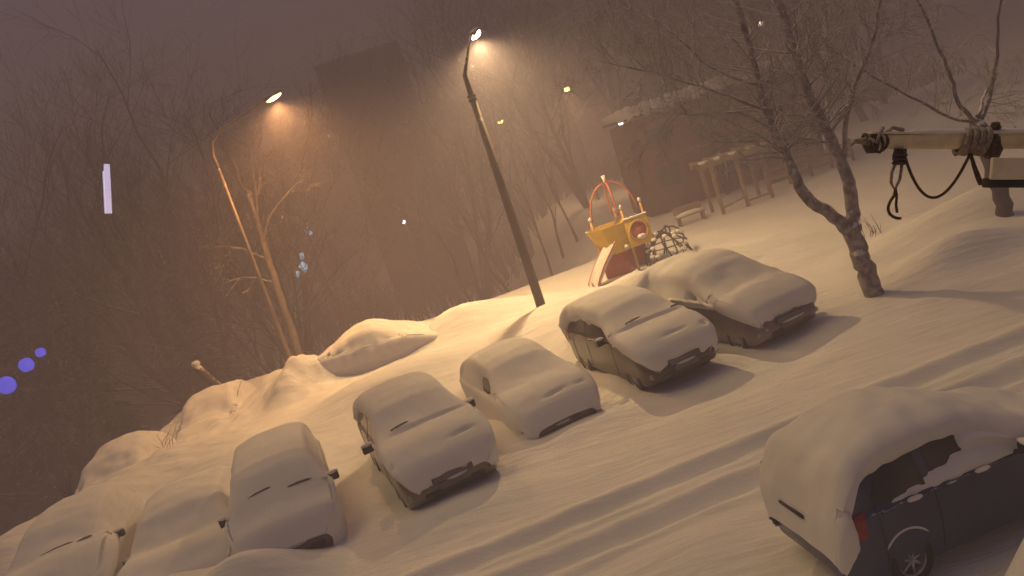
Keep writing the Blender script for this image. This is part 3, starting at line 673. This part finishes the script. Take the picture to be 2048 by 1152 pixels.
# small twigs poking from the snow
def shrub(name, label, loc, n, h, seed, m='twig', sp=.4):
    rr = random.Random(seed); mb = MB()
    for k in range(n):
        a = rr.uniform(0, 6.28); d = Vector((math.cos(a) * sp * rr.random(), math.sin(a) * sp * rr.random(), 1)).normalized()
        p = Vector((rr.gauss(0, .12), rr.gauss(0, .12), -.15)); l = h * rr.uniform(.5, 1)
        mb.tube([p, p + d * l * .5, p + (d + Vector((rr.gauss(0, .2), rr.gauss(0, .2), 0))) * l], [.010, .008, .004], 4)
    o = mb.build(name, M[m]); o.location = loc; tag(o, label, 'bush'); return o
shrub('dry_shrub', 'dry twigs poking from the snow between the roped beam and the birch', (9.6, 19.5, .1), 12, .9, 3)
shrub('dry_shrub', 'short twigs standing in snow at the left heap edge below the dark trees', (-12.3, 23.0, .5), 10, .7, 4)
shrub('dry_shrub', 'lone bent twig lying on the snow right of the climbing frame', (6.2, 26.5, .15), 2, .7, 5, sp=1.2)
# brush added as one dark mass where lamplight gives out far off
rr = random.Random(5); th_ = MB()
for k in range(5200):
    x = rr.uniform(-48, 44); y = 62 + rr.uniform(0, 30) + abs(x) * .05; h = rr.uniform(1.0, 3.4) * (1 + .9 * gnoise(x, y, .13)) * (.3 + .7 * sstep(60, 66, y))
    if -.5 < (x - 8) / 12 < 1.0: y += 9
    p = Vector((x, y, ground_z(x, y) - .2)); d = Vector((rr.gauss(0, .25), rr.gauss(0, .25), 1)).normalized()
    th_.tube([p, p + d * h * .5, p + (d + Vector((rr.gauss(0, .3), 0, 0))) * h], [.07, .05, .015], 3, cap=False)
tag(th_.build('darkening_brush', M['twig']), kind='stuff')
shrub('dry_shrub', 'dark tangle of twigs in the snow between the two back-row cars at the left', (-11.4, 21.6, .3), 26, .9, 6, sp=1.4)
shrub('dry_shrub', 'twiggy bush half buried right of the broken trunk', (-10.4, 25.4, .4), 22, .8, 7, sp=1.3)
shrub('dry_shrub', 'low twigs in the snow left of the buried back-row cars', (-13.6, 20.5, .3), 18, 1.0, 8, sp=1.1)
# broken trunk leaning at the left
mb = MB().tube([(-11.05, 26.95, .1), (-11.3, 27.0, .7), (-11.65, 27.0, 1.4), (-11.78, 27.0, 1.7)], [.20, .19, .17, .15], 10)
lo = mb.build('broken_trunk', M['bark']); tag(lo, 'short dark broken trunk leaning left with a snow tip, at the left snow heap', 'log')
MB().ell((-11.74, 27.0, 1.78), (.16, .16, .12), 10, 6, .1).build('snow_cap', M['car_snow'], lo)

# ------------------------------------------------------------------ street lamps
def tapered(path, radii, n=12): return MB().tube(path, radii, n)
L1 = thing('street_lamp', 'tall grey street lamp leaning in the middle, short bent arm with white light', 'street lamp', (.68, 22.8, .1), 0, None)
tapered([(0, 0, -.3), (0, 0, 3.5), (0, 0, 7.1)], [.16, .135, .10]).build('pole', M['pole'], L1)
c_ = MB()
for z in (7.0, 7.12, 5.0): c_.tube([(0, 0, z - .04), (0, 0, z + .04)], .15 - .002 * z, 12)
c_.build('collar', M['trim'], L1)
tapered([(0, 0, 7.0), (0, .02, 7.75), (.12, .28, 8.0), (.42, .95, 8.62), (.62, 1.3, 8.98)], [.085, .07, .055, .045, .04], 8).build('arm', M['pole'], L1)
hd = MB().box((0, 0, 0), (.26, .72, .13)).build('lamp_head', M['steel'], L1, bevel=.04); hd.location = (.75, 1.62, 9.10); hd.rotation_euler = (R(18), 0, R(-22))
ls = MB().ell((0, 0, -.075), (.16, .42, .13), 14, 8).build('lamp_glass', M['lamp_white'], hd)
def spot(name, loc, power, col, size, ang=165, blend=.6, aim=(0, 0, -1)):
    ld = bpy.data.lights.new(name, 'SPOT'); ld.spot_size = R(178); ld.spot_blend = 1.0; ld.energy = power; ld.color = col; ld.shadow_soft_size = size
    lo_ = bpy.data.objects.new(name, ld); C.objects.link(lo_); lo_.location = loc; lo_.rotation_euler = Vector(aim).to_track_quat('-Z', 'Y').to_euler(); return lo_
spot('street_light', (1.45, 24.45, 8.9), 6400, (1.0, .64, .27), .12)

L2 = thing('street_lamp', 'left street lamp on a thin steel pole with long curved arm and orange light', 'street lamp', (-8.67, 27.6, .2), 0, None)
tapered([(0, 0, -.3), (.05, 0, 4.5), (.1, 0, 8.0)], [.085, .07, .055]).build('pole', M['steel'], L2)
tapered([(.1, 0, 7.9), (.08, 0, 8.4), (.22, 0, 8.85), (.62, 0, 9.1), (1.24, 0, 9.25), (2.6, -.1, 9.58)], [.065, .065, .062, .06, .058, .055], 8).build('arm', M['steel'], L2)
hd = MB().box((0, 0, 0), (.72, .26, .12)).build('lamp_head', M['steel'], L2, bevel=.04); hd.location = (2.85, -.12, 9.65); hd.rotation_euler = (0, R(-14), 0)
MB().ell((0, 0, -.07), (.30, .13, .08), 14, 8).build('lamp_glass', M['lamp_orange'], hd)
spot('street_light_left', (-5.8, 27.4, 9.55), 5200, (1.0, .47, .14), .12)
for (x, y, z, l) in ((3.79, 70, 8.78, 'lower left of the two small yellow lamps far off in the fog'), (8.86, 60, 9.01, 'upper right of the two small yellow lamps far off in the fog')):
    t = thing('street_lamp', l, 'street lamp', (x, y, 0), 0, 'far yellow street lamps')
    tapered([(0, 0, -6.3), (0, 0, z - .4), (-.05, -.25, z - .05), (-.02, -.8, z + .1)], [.11, .07, .05, .04], 8).build('pole', M['steel'], t)
    h_ = MB().box((0, -1.0, z + .1), (.24, .6, .12)).build('lamp_head', M['steel'], t, bevel=.03)
    MB().ell((0, -1.02, z - .02), (.24, .26, .20), 12, 8).build('lamp_glass', M['lamp_yellow'], t)
    spot('street_light_far', (x, y - 1.02, z - .25), 3200, (1.0, .58, .24), .2)

# ------------------------------------------------------------------ buildings
def block(name, label, x, y, w, d, h, rz, storeys, cols, m, lit=(), flat=True):
    t = thing(name, label, 'building', (x, y, 0), rz, None)
    MB().box((0, 0, h / 2 - 3), (w, d, h + 6)).build('wall', m, t, smooth=False)
    MB().box((0, 0, h + .17), (w + .5, d + .5, .3)).build('roof', M['snow'], t, bevel=.08)
    fh = h / storeys; fr = MB().box((0, 0, 0), (w / cols * .52, .14, fh * .52)).mesh('window_frame', M['frame'], False)
    gl = MB().box((0, -.045, 0), (w / cols * .42, .09, fh * .42)).mesh('pane', M['dark_glass'], False); gl2 = MB().box((0, -.045, 0), (.55, .09, .55)).mesh('pane', M['spark'], False)
    bl = MB().box((0, 0, 0), (w / cols * .9, .9, fh * .32)).mesh('balcony', m, False)
    for i in range(storeys):
        for j in range(cols):
            xx = -w / 2 + w / cols * (j + .5); zz = fh * (i + .55)
            a = bpy.data.objects.new('window', fr); C.objects.link(a); a.parent = t; a.location = (xx, -d / 2 - .04, zz)
            b = bpy.data.objects.new('pane', gl2 if (i, j) in lit else gl); C.objects.link(b); b.parent = a; b.location = (0, -.04, 0)
            if j % 3 == 1 and i: c = bpy.data.objects.new('balcony', bl); C.objects.link(c); c.parent = t; c.location = (xx, -d / 2 - .5, zz - fh * .42)
    return t
block('tower_block', 'dark narrow tower block faded in the fog left of the tall lamp post', -7.4, 80, 8.4, 9, 19.5, R(4), 6, 3, M['tower_dark'], lit=())
block('tower_block', 'wide grey apartment block barely showing at the top right behind the birch twigs', 42, 118, 34, 12, 19, R(-6), 7, 9, M['concrete'], lit=((5, 1), (4, 4), (5, 6), (5, 7)))
# low dark building with the snowy roof
LB = thing('low_building', 'low dark brown brick building with a long snow-covered roof edge behind the playground', 'building', (12.9, 41.2, .25), R(-1.5), None); LB.scale = (.9, .9, 1)
MB().box((0, 0, 2.3), (10.6, 5.5, 5.0)).build('wall', M['brick'], LB, smooth=False)
rf = MB().box((.1, 0, 5.0), (11.4, 6.3, .16)).build('roof', M['trim'], LB)
sn = MB()
for i in range(24):
    sn.ell((-5.4 + i * .485, -2.95, 5.22), (.42, .46, .34 + .05 * math.sin(i * 2.3)), 8, 6)
sn.box((.1, .05, 5.26), (11.4, 6.25, .42)); sn.build('roof_snow', M['car_snow'], rf)
for i, (x, z, w, h) in enumerate(((-3.6, 1.6, 1.4, 1.3), (-.6, 1.6, 1.4, 1.3), (2.6, 1.6, 1.4, 1.3), (-3.6, 3.7, 1.4, .8), (2.6, 3.7, 1.4, .8))):
    f_ = MB().box((x, -2.78, z), (w, .14, h)).build('window', M['frame'], LB, smooth=False)
    MB().box((x - w * .24, -2.87, z), (w * .42, .06, h * .84)).build('pane', M['dark_glass'], f_, smooth=False)
    MB().box((x + w * .24, -2.87, z), (w * .42, .06, h * .84)).build('pane', M['dark_glass'], f_, smooth=False)
dr = MB().box((4.5, -2.78, 1.05), (1.0, .12, 2.1)).build('door', M['wood'], LB, smooth=False)
MB().box((4.15, -2.88, 1.05), (.05, .08, .2)).build('handle', M['steel'], dr)
wl = MB().box((-5.38, -2.5, 4.95), (.22, .3, .28)).build('wall_lamp', M['spark'], LB, bevel=.03)

# shop far left with lit signs
SH = thing('shop_building', 'dark low shop far left in the fog, behind the white glowing bar and blue lit signs', 'building', (-34.5, 63.0, 0), R(12), None)
MB().box((0, 0, .4), (17, 8, 13.4)).build('wall', M['concrete'], SH, smooth=False)
MB().box((0, 0, 7.2), (17.4, 8.4, .25)).build('roof', M['snow'], SH, bevel=.05)
for i in range(5): f_ = MB().box((-6.5 + i * 3.2, -4.06, 4.6), (1.8, .14, 1.5)).build('window', M['frame'], SH, smooth=False); MB().box((-6.5 + i * 3.2, -4.16, 4.6), (1.5, .06, 1.2)).build('pane', M['dark_glass'], f_, smooth=False)
vs = thing('reflection_bar', 'tall narrow white-lilac glowing bar imitating a reflection at the left among dark trees', 'sign', (-15.3, 33, 8.35), 0); vs.rotation_euler = (0, R(17), 0); vs.scale = (.72, .72, .72)  # glowing bar built as an object in place of a reflection
MB().box((0, .14, 1.45), (.42, .14, 3.0), ry=R(3)).build('sign_case', M['trim'], vs, bevel=.03)
MB().box((.05, 0, 1.5), (.34, .12, 2.9), ry=R(3)).build('reflection_tube', M['violet'], vs, bevel=.05)
MB().box((-.17, 0, 1.3), (.09, .10, 2.5), ry=R(3)).build('reflection_tube', M['violet'], vs, bevel=.03)
MB().tube([(.1, .25, -1.5), (.1, .25, 3.1)], [.06, .05], 8).build('sign_post', M['trim'], vs)
for (x, z, r, l) in ((-21.1, 2.97, .36, 'largest blue glowing disc sign at the left edge'), (-20.0, 3.5, .28, 'middle blue glowing disc sign at the left'), (-19.25, 3.8, .18, 'smallest and highest of the three blue glowing disc signs at the left')):
    b = thing('blue_sign', l, 'sign', (x, 31.0, z), 0, 'blue glowing discs at the left edge')
    MB().tube([(0, 0, 0), (0, .18, 0)], r, 24).build('sign_face', M['blue'], b)
    MB().tube([(0, .18, 0), (0, .26, 0)], r * 1.08, 24).build('sign_case', M['trim'], b)
    MB().tube([(0, .22, -z - 6.2), (0, .22, 0)], .035, 8).build('sign_post', M['trim'], b)
# single distant lights
def far_light(name, label, cat, p, r, m, post=True, bits=1, seed=0):
    t = thing(name, label, cat, (p[0], p[1], 0), 0)
    rr = random.Random(seed); mb = MB()
    for k in range(bits):
        o = Vector((0, 0, p[2])) if k == 0 else Vector((rr.uniform(-r * 3, r * 3), 0, p[2] + rr.uniform(-r * 3, r * 3)))
        mb.box(o, (r * 1.5, .12, r * rr.uniform(1, 2.4)), ry=rr.uniform(-1, 1))
    mb.build('lit_panel', m, t, bevel=.02)
    MB().tube([(0, .2, -6.2), (0, .2, p[2] + r)], .06, 6).build('post', M['steel'], t); return t
far_light('far_lamp', 'tiny white lamp in the fog between the two street lamps', 'lamp', (-6.45, 60, 3.29), .13, M['spark'])
far_light('far_lamp', 'tiny white lamp low in the dark trees at the left', 'lamp', (-21.27, 50, 2.95), .11, M['spark'])
far_light('shop_light', 'upper pale cold light right of the orange-lit tree', 'lit sign', (-12.82, 55, 5.07), .16, M['cyan'], bits=3, seed=1)
far_light('shop_light', 'lower pale blue broken sign light right of the orange-lit tree', 'lit sign', (-11.46, 45, 3.24), .17, M['cyan'], bits=5, seed=2)
far_light('far_lamp', 'tiny white lamp at the top right behind the birch limbs', 'lamp', (37.5, 90, 11.0), .24, M['lamp_white'])
far_light('far_lamp', 'faint white light on the tower block foot', 'lamp', (-12.6, 88, 10.3), .10, M['spark'], bits=2, seed=4)

# ------------------------------------------------------------------ playground tower (local x = to the right, z = up)
PT = thing('play_tower', 'yellow play tower with red rod arch, snowy slide and round porthole behind the car row', 'play tower', (3.25, 26.6, -.05), R(4))
posts = [(.15, .0), (1.25, -.35), (1.25, .75), (2.1, .1)]
for i, (x, y) in enumerate(posts):
    MB().tube([(x, y, -.2), (x, y, 2.15 + .12 * (i % 2))], .045, 8).build('post', M['ylw_rod'], PT)
    MB().ell((x, y, 2.25 + .12 * (i % 2)), (.065, .065, .10), 8, 6).build('snow_cap', M['car_snow'], PT)
for ang, m in ((0, 'rust'), (90, 'rust')):
    pts = []
    for k in range(17):
        a = math.pi * k / 16; px_ = .86 * math.cos(a); pts.append((1.12 + px_ * math.cos(R(ang)), .2 + px_ * .55 * math.sin(R(ang)), 2.1 + 1.25 * math.sin(a)))
    MB().tube(pts, .036, 7).build('arch_rod', M[m], PT)
MB().tube([(1.12, .2, 3.25), (1.12, .2, 3.6)], [.05, .07], 8).build('finial', M['pink'], PT)
# tub panels: flared yellow basin
tub = MB(); n = 12
for (rx, ry, z) in ((.50, .40, .82), (.62, .46, .95), (.80, .54, 1.40), (.98, .64, 1.86), (.93, .60, 1.86), (.7, .5, 1.2)):
    for k in range(n): a = 2 * math.pi * k / n; q = 1 / max(abs(math.cos(a)), abs(math.sin(a))) ** .45; tub.v.append((.86 + rx * q * math.cos(a), .15 + ry * q * math.sin(a), z))
for j in range(5):
    for k in range(n): a = j * n + k; b = j * n + (k + 1) % n; tub.f.append((a, b, b + n, a + n))
tub.f.append(tuple(reversed(range(n)))); tub.f.append(tuple(5 * n + k for k in range(n)))
tub.build('tub_panel', M['yellow'], PT, smooth=False)
MB().box((1.62, -.42, 1.38), (.86, .06, 1.0)).build('porthole_panel', M['yellow'], PT, bevel=.02)
MB().box((1.62, -.42, 1.92), (.90, .12, .07)).build('snow_cap', M['car_snow'], PT, bevel=.03)
MB().box((.62, -.12, .45), (1.0, .06, 1.05)).build('side_panel', M['red'], PT); MB().box((1.5, .5, .45), (.9, .06, 1.0)).build('side_panel', M['red'], PT)
ring = MB(); rp = [(1.62 + .33 * math.cos(2 * math.pi * k / 24), -.47, 1.40 + .36 * math.sin(2 * math.pi * k / 24)) for k in range(25)]
ring.tube(rp, .05, 6); ring.build('porthole_ring', M['ylw_rod'], PT)
MB().tube([(1.62, -.47, 1.40), (1.62, -.455, 1.40)], .32, 24).build('porthole_tube', M['red'], PT)
MB().ell((1.66, -.52, 1.18), (.17, .09, .10), 12, 8, .08).build('snow_clump', M['car_snow'], PT)
MB().ell((.98, -.66, 1.02), (.09, .09, .08), 10, 6, .08).build('snow_clump', M['car_snow'], PT)
sl = MB()
def sp_(u): return Vector((.55 - 1.15 * u, -.35 - .55 * u, 1.22 - 1.18 * u + .14 * math.sin(math.pi * u) * u))
for i in range(13):
    p = sp_(i / 12); w = Vector((.36, -.75, 0)).normalized()
    for (a, h) in ((-.27, .13), (-.24, .14), (-.22, .02), (.22, .02), (.24, .14), (.27, .13), (.25, -.06), (-.25, -.06)): q = p + w * a; sl.v.append((q.x, q.y, q.z + h))
for i in range(12):
    for k in range(8): a = i * 8 + k; b = i * 8 + (k + 1) % 8; sl.f.append((a, b, b + 8, a + 8))
sl.build('slide_chute', M['pink'], PT)
for s in (-1, 1):
    w = Vector((.36, -.75, 0)).normalized() * (.28 * s)
    MB().tube([sp_(i / 8) + w + Vector((0, 0, .12)) for i in range(9)], .025, 6).build('slide_rail', M['red'], PT)
MB().tube([(-.55, -.85, -.1), (-.62, -.88, .25)], .03, 6).build('slide_leg', M['steel'], PT)
# rope climbing dome at the right of the tower
CF = thing('climbing_frame', 'low tangle of dark bent bars with snow clumps right of the play tower', 'climbing frame', (5.75, 26.6, -.05), 0)
rr = random.Random(9)
for k in range(7):
    a = math.pi * k / 7 + rr.uniform(-.3, .3); hh = rr.uniform(.85, 1.3); ln_ = rr.uniform(-.25, .35); pts = [(.85 * math.cos(math.pi * j / 10) * math.cos(a) + ln_ * math.sin(math.pi * j / 10) + rr.gauss(0, .04), .85 * math.cos(math.pi * j / 10) * math.sin(a) + rr.gauss(0, .04), hh * math.sin(math.pi * j / 10)) for j in range(11)]
    MB().tube(pts, .028, 6).build('bent_bar', M['trim'], CF)
for z in (.55,):
    rad = .85 * math.sqrt(max(0, 1 - (z / 1.25) ** 2)); MB().tube([(rad * math.cos(2 * math.pi * k / 20), rad * math.sin(2 * math.pi * k / 20), z) for k in range(21)], .024, 6).build('ring_bar', M['trim'], CF)
for k in range(14):
    a = rr.uniform(0, 6.28); z = rr.uniform(.3, 1.2); rad = .85 * math.sqrt(1 - (z / 1.27) ** 2)
    MB().ell((rad * math.cos(a), -abs(rad * math.sin(a)), z), (.10, .09, .07), 8, 6, .15, k).build('snow_clump', M['car_snow'], CF)
# wooden frame
WF = thing('wooden_frame', 'pale wooden post-and-beam frame with snow on its double top beams', 'pergola', (9.75, 32.2, 0), R(3))
for i, (x, y, h) in enumerate(((0, 0, 2.15), (1.15, 0, 2.15), (2.3, 0, 2.15), (0.1, 1.6, 2.15), (2.4, 1.6, 2.15))):
    MB().box((x, y, h / 2 - .1), (.13, .13, h + .2)).build('post', M['wood'], WF, smooth=False)
for y in (-.09, .09): MB().box((1.05, y, 2.22), (2.9, .07, .16)).build('beam', M['wood'], WF, smooth=False)
for y in (1.51, 1.69): MB().box((1.15, y, 2.22), (2.9, .07, .16)).build('beam', M['wood'], WF, smooth=False)
for k in range(5): MB().box((-.2 + k * .68, .8, 2.38), (.08, 2.3, .13)).build('rafter', M['wood'], WF, smooth=False)
for k, x in enumerate((-.3, .4, 1.1, 1.9)): MB().ell((x, -.05, 2.42), (.24, .14, .08), 10, 6, .12, k).build('snow_cap', M['car_snow'], WF)
MB().box((.57, 0, .35), (1.1, .05, .09), ry=R(-8)).build('rail', M['wood'], WF, smooth=False); MB().box((1.7, 0, .22), (1.2, .05, .09)).build('rail', M['wood'], WF, smooth=False)
# low board fence to the right of it
FN = thing('board_fence', 'low weathered board fence with snow behind the wooden frame', 'fence', (12.8, 34.5, 0), R(6))
for k in range(5): MB().box((k * 1.1, 0, .45), (.11, .11, 1.3)).build('post', M['wood'], FN, smooth=False)
for k in range(4):
    for z in (.35, .62, .89): MB().box((k * 1.1 + .55, -.07, z), (1.05, .03, .18)).build('board', M['wood'], FN, smooth=False)
BN = thing('bench', 'snow-laden bench just left of the wooden frame', 'bench', (8.0, 32.6, 0), R(4))
MB().box((.45, 0, .42), (1.3, .4, .06)).build('seat', M['wood'], BN, smooth=False); MB().box((.45, .22, .68), (1.3, .05, .3)).build('backrest', M['wood'], BN, smooth=False)
for x in (-.1, 1.0): MB().box((x, 0, .18), (.08, .38, .45)).build('leg', M['wood'], BN, smooth=False)
MB().ell((.45, 0, .5), (.62, .2, .1), 14, 6, .06).build('snow_cap', M['car_snow'], BN)

# ------------------------------------------------------------------ roped beam close to the window (clothes-line bracket)
BK = thing('clothes_line_beam', 'pale yellow metal beam with knotted ropes reaching in from the right edge', 'beam', (1.25, 1.7, 4.66))
B0 = Vector((1.25, 1.7, 4.66))
def bl_(x, y, z): return Vector((x, y, z)) - B0
e0, e1 = Vector((.878, 1.70, 4.788)), Vector((1.62, 1.70, 4.545))
dv = (e1 - e0); beamang = math.atan2(-dv.z, dv.x); mid = (e0 + e1) / 2 - B0
bm = MB(); bm.box(mid, (dv.length, .022, .034), ry=beamang); bm.build('beam', M['cream'], BK, bevel=.007)
up_ = Vector((-dv.z, 0, dv.x)).normalized() * (1 if dv.x > 0 else -1)
sr = random.Random(8); n_ = 60
MB().tube([mid - dv * .46 + dv * (.92 * k / n_) + up_ * (.019 + .002 * sr.random()) for k in range(n_ + 1)], [max(.002, .0085 + .004 * gnoise(k * .21, 0, 1) + .0015 * sr.random()) * (1 if .09 < k / n_ < .97 else .3) for k in range(n_ + 1)], 8).build('snow_ridge', M['car_snow'], BK)
MB().box(mid + up_ * .0195 + Vector((0, .006, 0)), (dv.length, .040, .005), ry=beamang).build('flange', M['plate_cream'], BK, bevel=.001)
dn = dv.normalized()
# tip spike and wound cord
tip = e0 - B0
MB().tube([tip + dn * .01, tip - dn * .015 + up_ * .002, tip - dn * .032 + up_ * .002, tip - dn * .040 - up_ * .008], [.010, .008, .006, .003], 6).build('tip_cord', M['rope_pale'], BK)
kn = MB(); rr = random.Random(4)
for k in range(6):
    c = tip + dn * (-.004 + .0062 * k); tl = rr.uniform(-.012, .012)
    pts = [c + Vector((0, math.cos(a) * .015, 0)) + up_ * (math.sin(a) * (.0195 + .002 * rr.random()) - .003) + dn * tl * math.sin(a + k) for a in [2 * math.pi * j / 14 for j in range(15)]]
    kn.tube(pts, rr.uniform(.0028, .0042), 6)
kn.build('tip_knot', M['wet_rag'], BK)
kn = MB().tube([tip + Vector((-.006, -.015, .010)), tip + Vector((.008, -.019, -.004)), tip + Vector((.020, -.017, .012)), tip + Vector((.034, -.012, .022))], .0040, 6).build('cross_cord', M['rope_pale'], BK)
kn = MB().tube([tip + dn * .01 - up_ * .02, tip + dn * .03 + up_ * .015, tip + dn * .055 + up_ * .032, tip + dn * .08 + up_ * .026], .0045, 6).build('loose_cord', M['rope_pale'], BK)
# big wound knot
kc = Vector((1.112, 1.70, 4.712)) - B0; kn = MB()
for k in range(8):
    c = kc - dn * .028 + dn * .008 * k; sw = .5 * (k % 2)
    pts = [c + Vector((0, math.cos(a) * .021, 0)) + up_ * (math.sin(a) * (.027 + .003 * rr.random())) + dn * .008 * math.sin(a + sw) for a in [2 * math.pi * j / 14 for j in range(15)]]
    kn.tube(pts, .0052, 6)
kn.build('wound_rope', M['rope_pale'], BK)
MB().ell(kc + dn * .042 - up_ * .01, (.022, .024, .034), 10, 8, .12, 3).build('tape_lump', M['wet_rag'], BK)
MB().ell(kc + dn * .050 + up_ * .034, (.012, .012, .010), 8, 6, .2, 5).build('knot_end', M['wet_rag'], BK)
# hanging ropes
DN = Vector((-.32, 0, -.95))      # the wind pushes the hanging ropes to the left
def sag(a, b, drop, n=20): return [Vector(a).lerp(Vector(b), i / n) + DN * (drop * 4 * (i / n) * (1 - i / n)) for i in range(n + 1)]
def hang(o, pts): return [o + DN * d + Vector((.95, 0, -.32)) * x for (x, d) in pts]
a_ = Vector((.942, 1.685, 4.735)) - B0; b_ = Vector((1.090, 1.685, 4.690)) - B0
MB().tube(sag(a_, b_, .098), .0034, 7).build('slack_rope', M['rope'], BK)
MB().tube(hang(b_, [(0, 0), (.012, .03), (.024, .055), (.032, .070)]), [.0035, .005, .0062, .0058], 7).build('rope_end', M['rope'], BK)
hk = MB()
for k in range(4): hk.tube(hang(a_, [(-.020 + .007 * k, -.014), (-.023 + .0075 * k, .004), (-.018 + .006 * k, .022)]), [.004, .0048, .0036], 6)
for k in range(3): hk.tube([a_ + DN * (.0 + .009 * k) + Vector((.95, 0, -.32)) * (-.010 + math.cos(t) * .015) + Vector((0, math.sin(t) * .009, 0)) for t in [2 * math.pi * q_ / 12 for q_ in range(13)]], .003, 5)
hk.build('hanging_knot', M['wet_rag'], BK)
MB().tube(hang(a_, [(-.018, .015), (-.026, .040), (-.026, .062), (-.016, .078), (-.006, .055), (-.004, .02)]), .0034, 6).build('rope_loop', M['rope_pale'], BK)
def smooth(P, n=5):
    Q = []
    for i in range(len(P) - 1):
        p0 = P[max(0, i - 1)]; p3 = P[min(len(P) - 1, i + 2)]
        for k in range(n):
            f = k / n; Q.append(.5 * (2 * P[i] + (P[i + 1] - p0) * f + (2 * p0 - 5 * P[i] + 4 * P[i + 1] - p3) * f * f + (3 * P[i] - p0 - 3 * P[i + 1] + p3) * f ** 3))
    return Q + [P[-1]]
MB().tube(smooth(hang(a_, [(-.014, .074), (-.016, .090), (-.024, .104), (-.028, .120), (-.022, .134), (-.008, .142), (.004, .143)])), .0034, 6).build('hook_rope', M['rope'], BK)
MB().tube(smooth(hang(a_, [(-.014, .076), (-.010, .095), (-.010, .112), (-.006, .130)])), .0030, 6).build('rope_strand', M['rope'], BK)
# second plate, under and behind
q0, q1 = Vector((1.085, 1.62, 4.655)), Vector((1.62, 1.62, 4.478)); dq = q1 - q0; qa = math.atan2(-dq.z, dq.x)
MB().box((q0 + q1) / 2 - B0, (dq.length, .010, .048), ry=qa).build('plate', M['plate_cream'], BK, bevel=.002)
uq = Vector((-dq.z, 0, dq.x)).normalized()
MB().box((q0 + q1) / 2 - B0 - uq * .031 + Vector((0, .012, 0)), (dq.length, .030, .022), ry=qa).build('lower_channel', M['trim'], BK, bevel=.003)
MB().tube([e1 - B0 + Vector((0, .02, .0)), e1 - B0 + Vector((0, -1.6, .0))], .02, 8).build('support_arm', M['steel'], BK)

# ------------------------------------------------------------------ blown snow and haze
rr = random.Random(77); fl = MB()
for k in range(2300):
    y = rr.uniform(16, 34); x = rr.uniform(-.6, .6) * y; z = rr.uniform(5.5, 12)
    if k > 2100:
        c = ((1.45, 24.4, 8.9), (-5.8, 27.4, 9.5))[k % 2]; w = rr.choice((.7, 1.3, 2.2)); x, y, z = c[0] + .3 + rr.gauss(0, w), c[1] + rr.gauss(0, w), c[2] - .2 - abs(rr.gauss(0, w * .7))
    r = rr.uniform(.004, .009); d = Vector((rr.uniform(.5, 1), rr.uniform(-.2, .2), rr.uniform(-.5, .1))).normalized() * r * rr.uniform(1.5, 4)
    p = Vector((x, y, z)); a = d.orthogonal().normalized() * r
    b = d.normalized().cross(a)
    fl.add([p + d, p + a, p + b, p - a, p - b, p - d], [(0, 1, 2), (0, 2, 3), (0, 3, 4), (0, 4, 1), (5, 2, 1), (5, 3, 2), (5, 4, 3), (5, 1, 4)])
fo = fl.build('falling_snow', M['car_snow']); tag(fo, kind='stuff')

hz = MB().box((0, 130, 14.2), (700, 560, 44.4)).build('haze', M['trim'], smooth=False); tag(hz, kind='stuff')
hm = bpy.data.materials.new('haze_air'); hm.use_nodes = True; nt = hm.node_tree
nt.nodes.remove(nt.nodes['Principled BSDF']); pv = nt.nodes.new('ShaderNodeVolumePrincipled')
pv.inputs['Color'].default_value = (.50, .47, .58, 1); pv.inputs['Density'].default_value = HAZE_DENSITY; pv.inputs['Anisotropy'].default_value = .15
nt.links.new(pv.outputs[0], nt.nodes['Material Output'].inputs['Volume'])
hz.data.materials.clear(); hz.data.materials.append(hm)
